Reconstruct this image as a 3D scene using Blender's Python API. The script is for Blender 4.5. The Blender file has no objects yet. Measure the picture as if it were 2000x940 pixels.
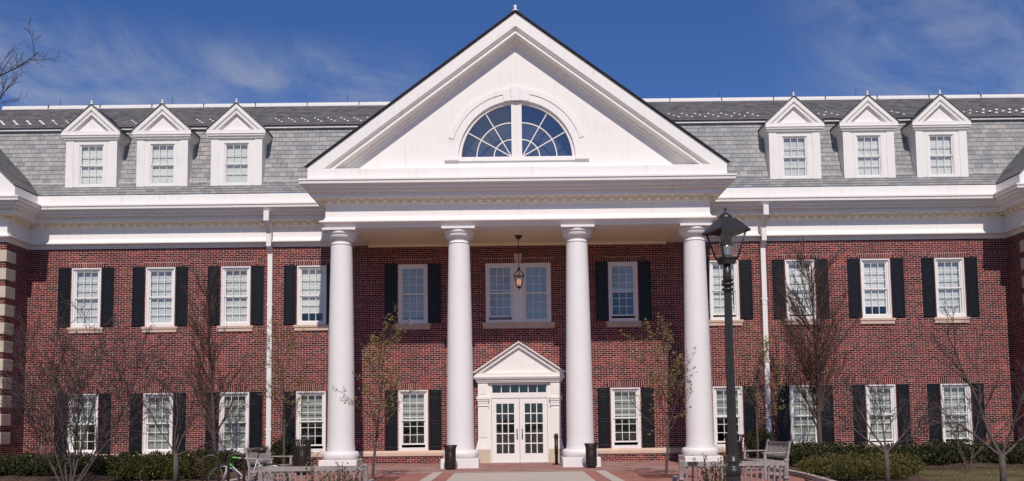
import bpy, math, random
from mathutils import Vector, Matrix
from math import radians as R, sin, cos, pi, sqrt, atan2
sc = bpy.context.scene
COL = sc.collection

# ------------------------------------------------------------------ camera
cam_d = bpy.data.cameras.new('camera'); cam = bpy.data.objects.new('camera', cam_d); COL.objects.link(cam); sc.camera = cam
F_PX, PITCH, YAW, ROLL = 1816., .0817, -.0009, .0118
def _rot(d):
    x, y, z = d
    cp, sp = cos(PITCH), sin(PITCH); y, z = cp*y-sp*z, sp*y+cp*z
    cy, sy = cos(YAW), sin(YAW); x, y = cy*x+sy*y, -sy*x+cy*y
    return Vector((x, y, z))
_f = _rot((0, 1, 0)); _r = _rot((cos(ROLL), 0, -sin(ROLL))); _u = _rot((sin(ROLL), 0, cos(ROLL)))
CX, CY, CZ = -.2036, -32.745, 1.547
cam.matrix_world = Matrix(((_r.x, _u.x, -_f.x, CX), (_r.y, _u.y, -_f.y, CY), (_r.z, _u.z, -_f.z, CZ), (0, 0, 0, 1)))
cam_d.sensor_width = 36; cam_d.lens = F_PX/2000*36; cam_d.shift_y = .0985; cam_d.clip_end = 3000; cam_d.clip_start = .1

# ------------------------------------------------------------------ light
SUN = Vector((.050, -1, 1.09)).normalized()
sun_el = math.asin(SUN.z)
sd = bpy.data.lights.new('sun', 'SUN'); sd.energy = 3.95; sd.angle = R(.53); sd.color = (1, .922, .845)
so = bpy.data.objects.new('sun', sd); COL.objects.link(so); so.location = SUN*60
so.rotation_euler = SUN.to_track_quat('Z', 'Y').to_euler()

class NT:
    """small helper round a node tree"""
    def __init__(s, nt): s.t = nt; s.n = nt.nodes; s.l = nt.links
    def new(s, typ, **kw):
        n = s.n.new(typ)
        for k, v in kw.items(): setattr(n, k, v)
        return n
    def put(s, sock, v):
        if hasattr(v, 'is_output'): s.l.new(v, sock)
        else: sock.default_value = v
    def m(s, op, a, b=0.0, c=None, clamp=False):
        n = s.new('ShaderNodeMath', operation=op); n.use_clamp = clamp
        s.put(n.inputs[0], a); s.put(n.inputs[1], b)
        if c is not None: s.put(n.inputs[2], c)
        return n.outputs[0]
    def mix(s, f, a, b, blend='MIX'):
        n = s.new('ShaderNodeMix', data_type='RGBA', blend_type=blend)
        s.put(n.inputs[0], f)
        for i, v in ((6, a), (7, b)):
            if isinstance(v, tuple) and len(v) == 3: v = (*v, 1)
            s.put(n.inputs[i], v)
        return n.outputs[2]
    def noise(s, vec, scale, detail=3, rough=.55, dist=0):
        n = s.new('ShaderNodeTexNoise'); s.l.new(vec, n.inputs['Vector'])
        n.inputs['Scale'].default_value = scale; n.inputs['Detail'].default_value = detail
        n.inputs['Roughness'].default_value = rough; n.inputs['Distortion'].default_value = dist
        return n.outputs[0]
    def ramp(s, f, stops, interp='LINEAR'):
        n = s.new('ShaderNodeValToRGB'); s.l.new(f, n.inputs[0]); r = n.color_ramp; r.interpolation = interp
        while len(r.elements) < len(stops): r.elements.new(.5)
        for e, (p, c) in zip(r.elements, stops): e.position = p; e.color = (*c, 1) if len(c) == 3 else c
        return n.outputs[0]
    def comb(s, x, y, z=0.0):
        n = s.new('ShaderNodeCombineXYZ')
        for i, v in enumerate((x, y, z)): s.put(n.inputs[i], v)
        return n.outputs[0]
    def sep(s, v):
        n = s.new('ShaderNodeSeparateXYZ'); s.l.new(v, n.inputs[0]); return n.outputs
    def mapr(s, v, a, b, c=0., d=1.):
        n = s.new('ShaderNodeMapRange'); n.interpolation_type = 'SMOOTHSTEP'
        s.l.new(v, n.inputs[0])
        for i, q in enumerate((a, b, c, d)): s.put(n.inputs[i+1], q)
        return n.outputs[0]

w = bpy.data.worlds.new('World'); sc.world = w; w.use_nodes = True
T = NT(w.node_tree); T.n.clear()
sky = T.new('ShaderNodeTexSky', sky_type='NISHITA'); sky.sun_disc = False
sky.sun_elevation = sun_el; sky.sun_rotation = atan2(SUN.x, SUN.y); sky.altitude = 60
sky.air_density = 1.0; sky.dust_density = .08; sky.ozone_density = 3.2
gen = T.new('ShaderNodeTexCoord').outputs['Generated']
X, Y, Z = T.sep(gen)
az = T.m('ARCTAN2', X, Y)                       # 0 straight ahead, negative to the left
el = T.m('ARCSINE', Z)
v1 = T.comb(T.m('MULTIPLY', az, 3.2), T.m('ADD', T.m('MULTIPLY', el, 5.5), T.m('MULTIPLY', az, 1.2)), 4.3)
wisp = T.noise(v1, 1.7, 8, .60, 2.2)
fib = T.noise(T.comb(T.m('ADD', T.m('MULTIPLY', az, 8.), T.m('MULTIPLY', el, 7.)), T.m('MULTIPLY', el, 3.), 1.7), 1.3, 8, .66, 2.6)
big = T.noise(T.comb(T.m('MULTIPLY', az, 1.6), T.m('MULTIPLY', el, 3.), 8.1), 1.5, 3, .5, .4)
# where the cirrus lies: a broad patch low on the left, a streak on the right
ml = T.m('MULTIPLY', T.mapr(az, -.03, -.20), T.mapr(el, .405, .335))
mr = T.m('MULTIPLY', T.m('MULTIPLY', T.mapr(az, .25, .42), T.mapr(az, .9, .7)), .8)
mo = T.m('MULTIPLY', T.mapr(T.m('ABSOLUTE', az), .7, 1.0), .25)
mask = T.m('MAXIMUM', T.m('MAXIMUM', ml, T.m('MULTIPLY', mr, .8)), mo)
cl = T.mapr(T.m('ADD', T.m('MULTIPLY', wisp, .74), T.m('MULTIPLY', fib, .26)), .30, .78)
cl = T.m('MULTIPLY', cl, T.mapr(big, .10, .50))
cl = T.m('MULTIPLY', T.m('MULTIPLY', cl, mask), .92, clamp=True)
skyc = T.mix(1.0, sky.outputs[0], (.46, .66, 1.06), 'MULTIPLY')
skyc = T.mix(cl, skyc, (4.3, 4.7, 5.9))
bg = T.new('ShaderNodeBackground'); T.l.new(skyc, bg.inputs[0]); bg.inputs[1].default_value = .085
out = T.new('ShaderNodeOutputWorld'); T.l.new(bg.outputs[0], out.inputs[0])

sc.view_settings.view_transform = 'Standard'; sc.view_settings.look = 'None'
sc.view_settings.exposure = 0.0; sc.view_settings.gamma = 1.0; sc.view_settings.use_curve_mapping = False
sc.cycles.max_bounces = 8; sc.cycles.transparent_max_bounces = 12; sc.cycles.sample_clamp_indirect = 8

# ------------------------------------------------------------------ materials
def newmat(name):
    m = bpy.data.materials.new(name); m.use_nodes = True
    t = NT(m.node_tree); t.n.clear()
    b = t.new('ShaderNodeBsdfPrincipled'); o = t.new('ShaderNodeOutputMaterial'); t.l.new(b.outputs[0], o.inputs[0])
    return m, t, b
def pos(t): return t.new('ShaderNodeNewGeometry').outputs['Position']
def bump(t, b, h, strength=.5, dist=.01):
    n = t.new('ShaderNodeBump'); n.inputs['Strength'].default_value = strength; n.inputs['Distance'].default_value = dist
    t.l.new(h, n.inputs['Height']); t.l.new(n.outputs[0], b.inputs['Normal'])
def plain(name, c, rough=.5, metal=0., var=.12, scale=3., c2=None, spec=.5, fine=40.):
    m, t, b = newmat(name); p = pos(t)
    n = t.noise(p, scale, 5, .6); n2 = t.noise(p, fine, 3, .6)
    k = t.m('ADD', t.m('MULTIPLY', n, .6), t.m('MULTIPLY', n2, .4))
    lo = tuple(x*(1-var) for x in c); hi = c2 or tuple(min(1, x*(1+var)) for x in c)
    t.l.new(t.ramp(k, [(.3, lo), (.7, hi)]), b.inputs['Base Color'])
    b.inputs['Roughness'].default_value = rough; b.inputs['Metallic'].default_value = metal
    b.inputs['Specular IOR Level'].default_value = spec
    return m
def cells(t, u, v, w, h, gap, stagger=.5, soft=.002, header=0):
    """running-bond cells: returns (per-cell random, gap mask 1=joint, second random)"""
    row = t.m('FLOOR', t.m('DIVIDE', v, h))
    par = t.m('MULTIPLY', t.m('MODULO', t.m('ABSOLUTE', row), 2.), stagger)
    ww = w
    if header:
        isb = t.m('LESS_THAN', t.m('MODULO', t.m('ABSOLUTE', row), float(header)), .5)
        ww = t.m('MULTIPLY', w, t.m('SUBTRACT', 1., t.m('MULTIPLY', isb, .5)))
    uu = t.m('ADD', t.m('DIVIDE', u, ww), par)
    colm = t.m('FLOOR', uu); fu = t.m('FRACT', uu); fv = t.m('FRACT', t.m('DIVIDE', v, h))
    du = t.m('MULTIPLY', t.m('MINIMUM', fu, t.m('SUBTRACT', 1., fu)), ww)
    dv = t.m('MULTIPLY', t.m('MINIMUM', fv, t.m('SUBTRACT', 1., fv)), h)
    d = t.m('MINIMUM', du, dv)
    mask = t.m('SUBTRACT', 1., t.mapr(d, gap/2-soft, gap/2+soft))
    wn = t.new('ShaderNodeTexWhiteNoise', noise_dimensions='2D'); t.l.new(t.comb(colm, row), wn.inputs['Vector'])
    s = t.sep(wn.outputs['Color'])
    return wn.outputs['Value'], mask, s[1]
def brick_mat(name, mode='run'):
    m, t, b = newmat(name); p = pos(t); X, Y, Z = t.sep(p)
    u = t.m('ADD', t.m('ADD', X, Y), 50.)
    if mode == 'run': rnd, mask, r2 = cells(t, u, t.m('ADD', Z, 1.354), .2032, .0677, .0110, header=6)
    else: rnd, mask, r2 = cells(t, u, t.m('ADD', Z, 20.), .0677, .85, .0155, stagger=.3)
    col = t.ramp(rnd, [(0, (.012, .006, .010)), (.22, (.034, .007, .012)), (.38, (.085, .007, .012)), (.64, (.135, .010, .013)), (.88, (.18, .017, .016)), (1, (.29, .055, .032))])
    big = t.noise(p, .5, 4, .6)
    col = t.mix(.45, col, t.ramp(big, [(.3, (.50, .48, .50)), (.7, (1.35, 1.25, 1.2))]), 'MULTIPLY')
    stn = t.noise(t.comb(t.m('MULTIPLY', u, 2.2), t.m('MULTIPLY', Z, .35), 3.), 1., 5, .6)
    col = t.mix(.4, col, t.ramp(stn, [(.35, (.62, .60, .62)), (.65, (1.2, 1.2, 1.2))]), 'MULTIPLY')
    col = t.mix(t.m('MULTIPLY', t.noise(p, 60., 3, .7), .12), col, (.30, .10, .08))
    mort = t.ramp(t.noise(p, 7., 4, .6), [(.3, (.50, .33, .29)), (.7, (.68, .48, .43))])
    mort = t.mix(.5, mort, t.ramp(stn, [(.35, (.7, .68, .68)), (.65, (1.1, 1.1, 1.1))]), 'MULTIPLY')
    t.l.new(t.mix(mask, col, mort), b.inputs['Base Color'])
    b.inputs['Roughness'].default_value = .9; b.inputs['Specular IOR Level'].default_value = .08
    bump(t, b, t.m('SUBTRACT', t.m('MULTIPLY', t.noise(p, 90., 3), .3), mask), .6, .006)
    return m
def slate_mat(name, axis='x', rise=.17, dark=1.0, wid=.26, off=0., tint=(1, 1, 1), contrast=1.):
    m, t, b = newmat(name); p = pos(t); X, Y, Z = t.sep(p)
    u = t.m('ADD', X if axis == 'x' else Y, 60.)
    rnd, mask, r2 = cells(t, u, t.m('SUBTRACT', Z, off), wid, rise, .010, soft=.003)
    c = .20*dark
    col = t.ramp(rnd, [(0, (c*(1-.2*contrast), c*(1-.2*contrast), c*(1-.18*contrast))), (.35, (c*.95, c*.95, c*.95)), (.7, (c*1.12, c*1.10, c*1.08)), (.93, (c*1.2, c*1.13, c*1.08)), (1, (c*(1+.28*contrast), c*(1+.2*contrast), c*(1+.14*contrast)))])
    col = t.mix(.3, col, t.ramp(t.noise(p, 9., 5, .7), [(.25, (.72, .72, .72)), (.75, (1.28, 1.28, 1.28))]), 'MULTIPLY')
    st = t.noise(t.comb(t.m('MULTIPLY', u, 7.), t.m('MULTIPLY', Z, .8), Y), 1., 4, .6)
    col = t.mix(.4, col, t.ramp(st, [(.3, (.75, .75, .75)), (.7, (1.2, 1.2, 1.2))]), 'MULTIPLY')
    col = t.mix(1., col, tint, 'MULTIPLY')
    col = t.mix(t.m('MULTIPLY', mask, .75), col, (.05, .05, .055))
    t.l.new(col, b.inputs['Base Color'])
    b.inputs['Roughness'].default_value = .72; b.inputs['Specular IOR Level'].default_value = .35
    bump(t, b, t.m('ADD', t.m('MULTIPLY', t.noise(p, 30., 5), .3), t.m('ADD', t.m('MULTIPLY', r2, .5), t.m('MULTIPLY', mask, -1.))), .6, .01)
    return m
def paint_mat(name, c=(.80, .762, .725), rough=.45, dirt=.2):
    m, t, b = newmat(name); p = pos(t); X, Y, Z = t.sep(p)
    n = t.noise(p, 1.3, 6, .62)
    streak = t.noise(t.comb(t.m('MULTIPLY', X, 9.), t.m('MULTIPLY', Y, 9.), t.m('MULTIPLY', Z, .7)), 1., 5, .65)
    k = t.m('MULTIPLY', t.mapr(n, .42, .75), t.mapr(streak, .42, .8))
    col = t.mix(t.m('MULTIPLY', k, dirt*4, clamp=True), c, (c[0]*.74, c[1]*.70, c[2]*.64))
    # painted boards meet in hairline joints every 3.6 m
    u = t.m('FRACT', t.m('DIVIDE', t.m('ADD', t.m('ADD', X, Y), 41.2), 3.62))
    j = t.m('LESS_THAN', t.m('ABSOLUTE', t.m('SUBTRACT', u, .5)), .0011)
    col = t.mix(t.m('MULTIPLY', j, .45), col, (.3, .27, .25))
    t.l.new(col, b.inputs['Base Color'])
    b.inputs['Roughness'].default_value = rough; b.inputs['Specular IOR Level'].default_value = .35
    bump(t, b, t.noise(p, 25., 4), .05, .01)
    return m
def paver_mat(name, base, w=.2, h=.1, joint=(.30, .24, .21), worn=.3, contrast=.25):
    m, t, b = newmat(name); p = pos(t); X, Y, Z = t.sep(p)
    rnd, mask, r2 = cells(t, t.m('ADD', X, 50.), t.m('ADD', Y, 80.), w, h, .008)
    lo = tuple(x*(1-contrast) for x in base); hi = tuple(x*(1+contrast) for x in base)
    col = t.ramp(rnd, [(0, lo), (.5, base), (1, hi)])
    col = t.mix(t.m('MULTIPLY', t.mapr(t.noise(p, .9, 6, .65), .45, .75), worn), col, (.40, .36, .34))
    col = t.mix(t.m('MULTIPLY', t.noise(p, 25., 4, .7), .25), col, (.25, .17, .14))
    col = t.mix(mask, col, joint)
    t.l.new(col, b.inputs['Base Color']); b.inputs['Roughness'].default_value = .88; b.inputs['Specular IOR Level'].default_value = .25
    bump(t, b, t.m('SUBTRACT', t.m('MULTIPLY', t.noise(p, 60., 3), .3), mask), .4, .004)
    return m
def ground_mat(name, stops, s1=1.2, s2=28., rough=.95, bmp=.03):
    m, t, b = newmat(name); p = pos(t)
    k = t.m('ADD', t.m('MULTIPLY', t.noise(p, s1, 6, .65), .5), t.m('MULTIPLY', t.noise(p, s2, 5, .75), .5))
    t.l.new(t.ramp(k, stops), b.inputs['Base Color']); b.inputs['Roughness'].default_value = rough
    b.inputs['Specular IOR Level'].default_value = .15
    bump(t, b, t.noise(p, s2*1.5, 5, .7), .8, bmp)
    return m
def leaf_mat(name, stops, trans=.25, rough=.6):
    m = bpy.data.materials.new(name); m.use_nodes = True; t = NT(m.node_tree); t.n.clear()
    g = t.new('ShaderNodeNewGeometry')
    c = t.ramp(g.outputs['Random Per Island'], stops)
    a = t.new('ShaderNodeBsdfPrincipled'); t.l.new(c, a.inputs['Base Color']); a.inputs['Roughness'].default_value = rough
    a.inputs['Specular IOR Level'].default_value = .3
    tr = t.new('ShaderNodeBsdfTranslucent'); t.l.new(c, tr.inputs[0])
    mx = t.new('ShaderNodeMixShader'); mx.inputs[0].default_value = trans
    t.l.new(a.outputs[0], mx.inputs[1]); t.l.new(tr.outputs[0], mx.inputs[2])
    o = t.new('ShaderNodeOutputMaterial'); t.l.new(mx.outputs[0], o.inputs[0]); return m
def glass_mat(name, tint=(.93, .96, .95), refl=1.0, wob=.6):
    m = bpy.data.materials.new(name); m.use_nodes = True; t = NT(m.node_tree); t.n.clear()
    tr = t.new('ShaderNodeBsdfTransparent'); tr.inputs[0].default_value = (*tint, 1)
    gl = t.new('ShaderNodeBsdfGlossy'); gl.inputs['Roughness'].default_value = .01
    p = pos(t); bn = t.new('ShaderNodeBump'); bn.inputs['Strength'].default_value = wob; bn.inputs['Distance'].default_value = .002
    t.l.new(t.noise(p, 2.2, 2), bn.inputs['Height']); t.l.new(bn.outputs[0], gl.inputs['Normal'])
    g = t.new('ShaderNodeNewGeometry'); dp = t.new('ShaderNodeVectorMath', operation='DOT_PRODUCT')
    t.l.new(g.outputs['Normal'], dp.inputs[0]); t.l.new(g.outputs['Incoming'], dp.inputs[1])
    fr = t.m('POWER', t.m('SUBTRACT', 1., t.m('ABSOLUTE', dp.outputs['Value'])), 5.)     # Schlick, the same from both sides
    mx = t.new('ShaderNodeMixShader'); t.l.new(t.m('ADD', t.m('MULTIPLY', fr, .9), .12*refl, clamp=True), mx.inputs[0])
    t.l.new(tr.outputs[0], mx.inputs[1]); t.l.new(gl.outputs[0], mx.inputs[2])
    o = t.new('ShaderNodeOutputMaterial'); t.l.new(mx.outputs[0], o.inputs[0]); return m

M = {}
M['brick'] = brick_mat('brick'); M['soldier'] = brick_mat('soldier_brick', 'sold')
M['white'] = paint_mat('white_paint'); M['frame'] = paint_mat('window_paint', (.79, .75, .72), .4, .05)
M['column'] = paint_mat('column_paint', (.77, .735, .71), .42, .10)
M['warm_bounce'] = paint_mat('white_warm_bounce', (.86, .76, .55), .5, .12)  # white trim with warm bounce light put into its colour
M['stone'] = plain('sandstone', (.58, .42, .325), .85, var=.14, scale=2.5)
M['quoin'] = plain('quoin_stone', (.54, .45, .34), .85, var=.12, scale=2.)
M['slate_m'] = slate_mat('slate_mansard', 'x', .1775, 1.42, .27, 10.13)
M['slate_f'] = slate_mat('slate_flare', 'x', .114, 1.2, .27, 9.56)
M['slate_u'] = slate_mat('slate_upper', 'x', .108, .62, .24, 12.36, (1.03, .98, 1.0), 1.6)
M['slate_w'] = slate_mat('slate_wing', 'y', .125, .72, .27, 9.52, (1.02, 1.0, 1.0), 1.2)
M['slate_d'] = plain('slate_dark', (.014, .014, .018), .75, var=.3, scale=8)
M['shutter'] = plain('shutter_paint', (.0055, .0055, .0072), .42, var=.15, scale=2., spec=.35)
M['glass'] = glass_mat('window_glass'); M['glass_d'] = glass_mat('fanlight_glass', (.8, .83, .9), 2.4)
def blind_mat(name, a, b_):
    m, t, b = newmat(name); oi = t.new('ShaderNodeObjectInfo'); p = pos(t); X, Y, Z = t.sep(p)
    c = t.ramp(oi.outputs['Random'], [(0, a), (1, b_)])
    f = t.noise(t.comb(t.m('MULTIPLY', X, 1.5), Y, t.m('MULTIPLY', Z, 5.)), 1., 3, .5)
    t.l.new(t.mix(.35, c, t.ramp(f, [(.3, (.80, .80, .80)), (.7, (1.12, 1.12, 1.12))]), 'MULTIPLY'), b.inputs['Base Color'])
    b.inputs['Roughness'].default_value = .9; bump(t, b, f, .4, .02); return m
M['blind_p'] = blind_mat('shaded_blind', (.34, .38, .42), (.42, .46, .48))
M['blind'] = blind_mat('roller_blind', (.62, .62, .60), (.82, .80, .76)); M['blind_old'] = plain('roller_blind', (.80, .79, .77), .9, var=.05, scale=2.)
M['blind_g'] = blind_mat('grey_green_blind', (.26, .28, .24), (.44, .45, .40))
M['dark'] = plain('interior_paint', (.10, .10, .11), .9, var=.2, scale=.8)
M['iron'] = plain('black_iron', (.026, .018, .014), .42, .2, var=.25, scale=6.)
M['lamp_iron'] = plain('dark_grey_iron', (.036, .034, .031), .38, .25, var=.25, scale=8.)
M['bin'] = plain('brown_black_metal', (.034, .022, .019), .45, .2, var=.3, scale=9.)
M['teak'] = plain('weathered_teak', (.25, .215, .20), .82, var=.3, scale=7., c2=(.40, .355, .335))
M['metal'] = plain('brushed_metal', (.35, .35, .37), .35, .9, var=.1)
M['reflector'] = plain('lamp_reflector', (.6, .6, .62), .25, .9, var=.1)
M['bark'] = plain('grey_bark', (.060, .040, .035), .9, var=.35, scale=12., c2=(.13, .095, .085))
M['bark_l'] = plain('pale_bark', (.060, .043, .037), .9, var=.3, scale=14., c2=(.14, .105, .092))
M['twig'] = plain('purple_brown_twig', (.050, .030, .030), .85, var=.3, scale=9., c2=(.11, .070, .062))
M['twig_r'] = plain('reddish_twig', (.060, .030, .022), .85, var=.3, scale=9., c2=(.12, .062, .045))
M['bud'] = leaf_mat('spring_buds', [(0, (.17, .13, .04)), (.5, (.30, .24, .07)), (1, (.38, .26, .12))])
M['yew'] = leaf_mat('yew_leaf', [(0, (.012, .017, .006)), (.5, (.030, .038, .010)), (.85, (.060, .062, .018)), (1, (.12, .075, .04))], .12)
M['juniper'] = leaf_mat('shrub_leaf', [(0, (.045, .048, .012)), (.5, (.095, .088, .020)), (.85, (.15, .12, .03)), (1, (.19, .12, .05))], .2)
M['boxleaf'] = leaf_mat('young_shrub_leaf', [(0, (.06, .075, .018)), (.6, (.12, .12, .028)), (1, (.19, .13, .06))], .25)
M['grassb'] = leaf_mat('grass_blade', [(0, (.05, .07, .015)), (.6, (.085, .105, .03)), (1, (.20, .17, .09))], .25)
M['lawn'] = ground_mat('lawn', [(.3, (.06, .055, .022)), (.5, (.14, .105, .05)), (.7, (.28, .20, .13))], 1.4, 30.)
M['mulch'] = ground_mat('mulch', [(.3, (.035, .022, .016)), (.5, (.11, .068, .048)), (.72, (.25, .18, .14))], 2., 45., bmp=.06)
M['earth'] = ground_mat('ground', [(.3, (.06, .07, .025)), (.5, (.09, .09, .035)), (.7, (.15, .12, .06))], .3, 6.)
M['paver'] = paver_mat('plaza_paver', (.335, .112, .082), contrast=.18, worn=.18)
M['paver_p'] = paver_mat('porch_paver', (.30, .125, .105), worn=.75)
M['concrete'] = ground_mat('concrete', [(.3, (.40, .335, .285)), (.7, (.52, .45, .39))], 1.3, 40., .85, .004)
M['rubber'] = plain('tyre_rubber', (.015, .015, .016), .7, var=.2)
M['bikewhite'] = plain('bicycle_white', (.42, .42, .43), .3, var=.05); M['bikegreen'] = plain('bicycle_green', (.08, .45, .06), .3, var=.05)
M['steel'] = plain('rust_grate', (.16, .055, .035), .8, var=.3, scale=6.)
def emis(name, c, s):
    m = bpy.data.materials.new(name); m.use_nodes = True; t = NT(m.node_tree); t.n.clear()
    e = t.new('ShaderNodeEmission'); e.inputs[0].default_value = (*c, 1); e.inputs[1].default_value = s
    o = t.new('ShaderNodeOutputMaterial'); t.l.new(e.outputs[0], o.inputs[0]); return m
M['bulb'] = emis('lit_bulb', (1., .42, .30), .9)

# ------------------------------------------------------------------ mesh helpers
class MB:
    def __init__(s): s.v = []; s.f = []; s.sm = []
    def face(s, pts, smooth=False):
        i = len(s.v); s.v += [tuple(p) for p in pts]; s.f.append(tuple(range(i, i+len(pts)))); s.sm.append(smooth)
    def box(s, x0, x1, y0, y1, z0, z1):
        if x0 > x1: x0, x1 = x1, x0
        if y0 > y1: y0, y1 = y1, y0
        if z0 > z1: z0, z1 = z1, z0
        i = len(s.v); s.v += [(x, y, z) for x in (x0, x1) for y in (y0, y1) for z in (z0, z1)]
        for q in ((0, 1, 3, 2), (4, 6, 7, 5), (0, 4, 5, 1), (2, 3, 7, 6), (0, 2, 6, 4), (1, 5, 7, 3)):
            s.f.append(tuple(i+k for k in q)); s.sm.append(False)
        return s
    def obox(s, c, ax, ay, az, hx, hy, hz):
        """oriented box, centre c, unit axes and half sizes"""
        c = Vector(c); ax, ay, az = Vector(ax)*hx, Vector(ay)*hy, Vector(az)*hz; i = len(s.v)
        for a in (-1, 1):
            for b in (-1, 1):
                for d in (-1, 1): s.v.append(tuple(c+ax*a+ay*b+az*d))
        for q in ((0, 1, 3, 2), (4, 6, 7, 5), (0, 4, 5, 1), (2, 3, 7, 6), (0, 2, 6, 4), (1, 5, 7, 3)):
            s.f.append(tuple(i+k for k in q)); s.sm.append(False)
        return s
    def beam(s, a, b, wd, th, up=(0, 0, 1)):
        a, b = Vector(a), Vector(b); d = (b-a); L = d.length; d.normalize()
        side = d.cross(Vector(up))
        if side.length < 1e-4: side = d.cross(Vector((1, 0, 0)))
        side.normalize(); u = side.cross(d)
        return s.obox((a+b)/2, d, side, u, L/2, wd/2, th/2)
    def prism(s, poly, y0, y1):
        """polygon in XZ extruded along Y"""
        n = len(poly); i = len(s.v)
        s.v += [(x, y0, z) for x, z in poly]+[(x, y1, z) for x, z in poly]
        s.f.append(tuple(range(i, i+n))); s.sm.append(False); s.f.append(tuple(range(i+2*n-1, i+n-1, -1))); s.sm.append(False)
        for k in range(n):
            j = (k+1) % n; s.f.append((i+k, i+n+k, i+n+j, i+j)); s.sm.append(False)
        return s
    def tube(s, pts, rad, n=6, smooth=True, cap=True):
        pts = [Vector(p) for p in pts]
        if not isinstance(rad, (list, tuple)): rad = [rad]*len(pts)
        i0 = len(s.v); prev = None
        for k, p in enumerate(pts):
            d = (pts[min(k+1, len(pts)-1)]-pts[max(k-1, 0)])
            if d.length < 1e-9: d = Vector((0, 0, 1))
            d.normalize()
            a = prev if prev is not None else (Vector((1, 0, 0)) if abs(d.x) < .8 else Vector((0, 1, 0)))
            a = (a-d*a.dot(d)).normalized(); prev = a; b = d.cross(a)
            for q in range(n):
                an = 2*pi*q/n; s.v.append(tuple(p+(a*cos(an)+b*sin(an))*rad[k]))
        for k in range(len(pts)-1):
            for q in range(n):
                q2 = (q+1) % n
                s.f.append((i0+k*n+q, i0+k*n+q2, i0+(k+1)*n+q2, i0+(k+1)*n+q)); s.sm.append(smooth)
        if cap:
            s.f.append(tuple(i0+q for q in range(n-1, -1, -1))); s.sm.append(False)
            e = i0+(len(pts)-1)*n; s.f.append(tuple(e+q for q in range(n))); s.sm.append(False)
        return s
    def lathe(s, prof, c=(0, 0, 0), n=48, smooth=True, rot=0, sq=False):
        """profile [(r,z)] turned about the vertical through c"""
        i0 = len(s.v)
        for r, z in prof:
            for q in range(n):
                an = rot+2*pi*q/n; s.v.append((c[0]+r*cos(an), c[1]+r*sin(an), c[2]+z))
        for k in range(len(prof)-1):
            for q in range(n):
                q2 = (q+1) % n; s.f.append((i0+k*n+q, i0+k*n+q2, i0+(k+1)*n+q2, i0+(k+1)*n+q)); s.sm.append(smooth)
        s.f.append(tuple(i0+q for q in range(n-1, -1, -1))); s.sm.append(False)
        e = i0+(len(prof)-1)*n; s.f.append(tuple(e+q for q in range(n))); s.sm.append(False)
        return s
    def sweep(s, path, prof):
        """sweep (o,z) profile along XY path; o is to the left-hand (outward) normal, corners mitred"""
        nrm = []
        for a, b in zip(path, path[1:]):
            d = Vector((b[0]-a[0], b[1]-a[1])).normalized(); nrm.append(Vector((d.y, -d.x)))
        rows = []
        for k, p in enumerate(path):
            if k == 0: mv = nrm[0]
            elif k == len(path)-1: mv = nrm[-1]
            else:
                n1, n2 = nrm[k-1], nrm[k]; mv = (n1+n2)/(1+n1.dot(n2))
            rows.append([(p[0]+mv.x*o, p[1]+mv.y*o, z) for o, z in prof])
        i0 = len(s.v); n = len(prof)
        for r in rows: s.v += r
        for k in range(len(path)-1):
            for q in range(n-1):
                s.f.append((i0+k*n+q, i0+(k+1)*n+q, i0+(k+1)*n+q+1, i0+k*n+q+1)); s.sm.append(False)
        return s
    def build(s, name, mat, parent=None, bevel=0):
        me = bpy.data.meshes.new(name); me.from_pydata(s.v, [], s.f)
        if any(s.sm): me.polygons.foreach_set('use_smooth', s.sm)
        me.materials.append(M[mat] if isinstance(mat, str) else mat); me.update()
        o = bpy.data.objects.new(name, me); COL.objects.link(o)
        if parent: o.parent = parent
        if bevel:
            b = o.modifiers.new('bevel', 'BEVEL'); b.width = bevel; b.segments = 2; b.limit_method = 'ANGLE'; b.angle_limit = R(40)
            wmod = o.modifiers.new('weld', 'WELD'); wmod.merge_threshold = .0001
            o.modifiers.move(1, 0)
        return o
def tag(o, label=None, cat=None, group=None, kind=None):
    if label: o['label'] = label
    if cat: o['category'] = cat
    if group: o['group'] = group
    if kind: o['kind'] = kind
    return o
def empty(name, loc=(0, 0, 0), rz=0., label=None, cat=None, group=None):
    o = bpy.data.objects.new(name, None); COL.objects.link(o); o.location = loc; o.rotation_euler = (0, 0, rz)
    o.empty_display_size = .2
    return tag(o, label, cat, group)
def copy_tree(o, parent=None):
    c = o.copy(); COL.objects.link(c)
    if parent: c.parent = parent
    for ch in list(o.children): copy_tree(ch, c)
    return c

# ------------------------------------------------------------------ ground
def sheet(name, pts, z, mat, kind='structure', nx=None):
    mb = MB(); mb.face([(x, y, z) for x, y in pts]); o = mb.build(name, mat); tag(o, kind=kind); return o
G0 = -.03
sheet('ground', [(-400, -300), (400, -300), (400, 600), (-400, 600)], G0-.06, 'earth')
mb = MB(); nx, ny = 70, 46
def gz(x, y): return G0-.02+.035*sin(x*1.3+y*.7)*sin(y*1.1-x*.4)+.02*sin(x*3.1+1)*sin(y*2.7)
for (xa, xb, nm, mt) in ((-26, -4.85, 'mulch_bed', 'mulch'), (9.2, 26, 'lawn', 'lawn')):
    mb = MB(); ya, yb = (-17.5, .0) if nm == 'mulch_bed' else (-17.5, -6.1)
    if nm == 'mulch_bed': xb = -7.4
    n, m2 = 60, 50; i0 = 0
    for i in range(n+1):
        for j in range(m2+1):
            x = xa+(xb-xa)*i/n; y = ya+(yb-ya)*j/m2; mb.v.append((x, y, gz(x, y)+.035))
    for i in range(n):
        for j in range(m2):
            a = i*(m2+1)+j; mb.f.append((a, a+m2+1, a+m2+2, a+1)); mb.sm.append(True)
    tag(mb.build(nm, mt), kind='structure')
mb = MB()
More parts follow.
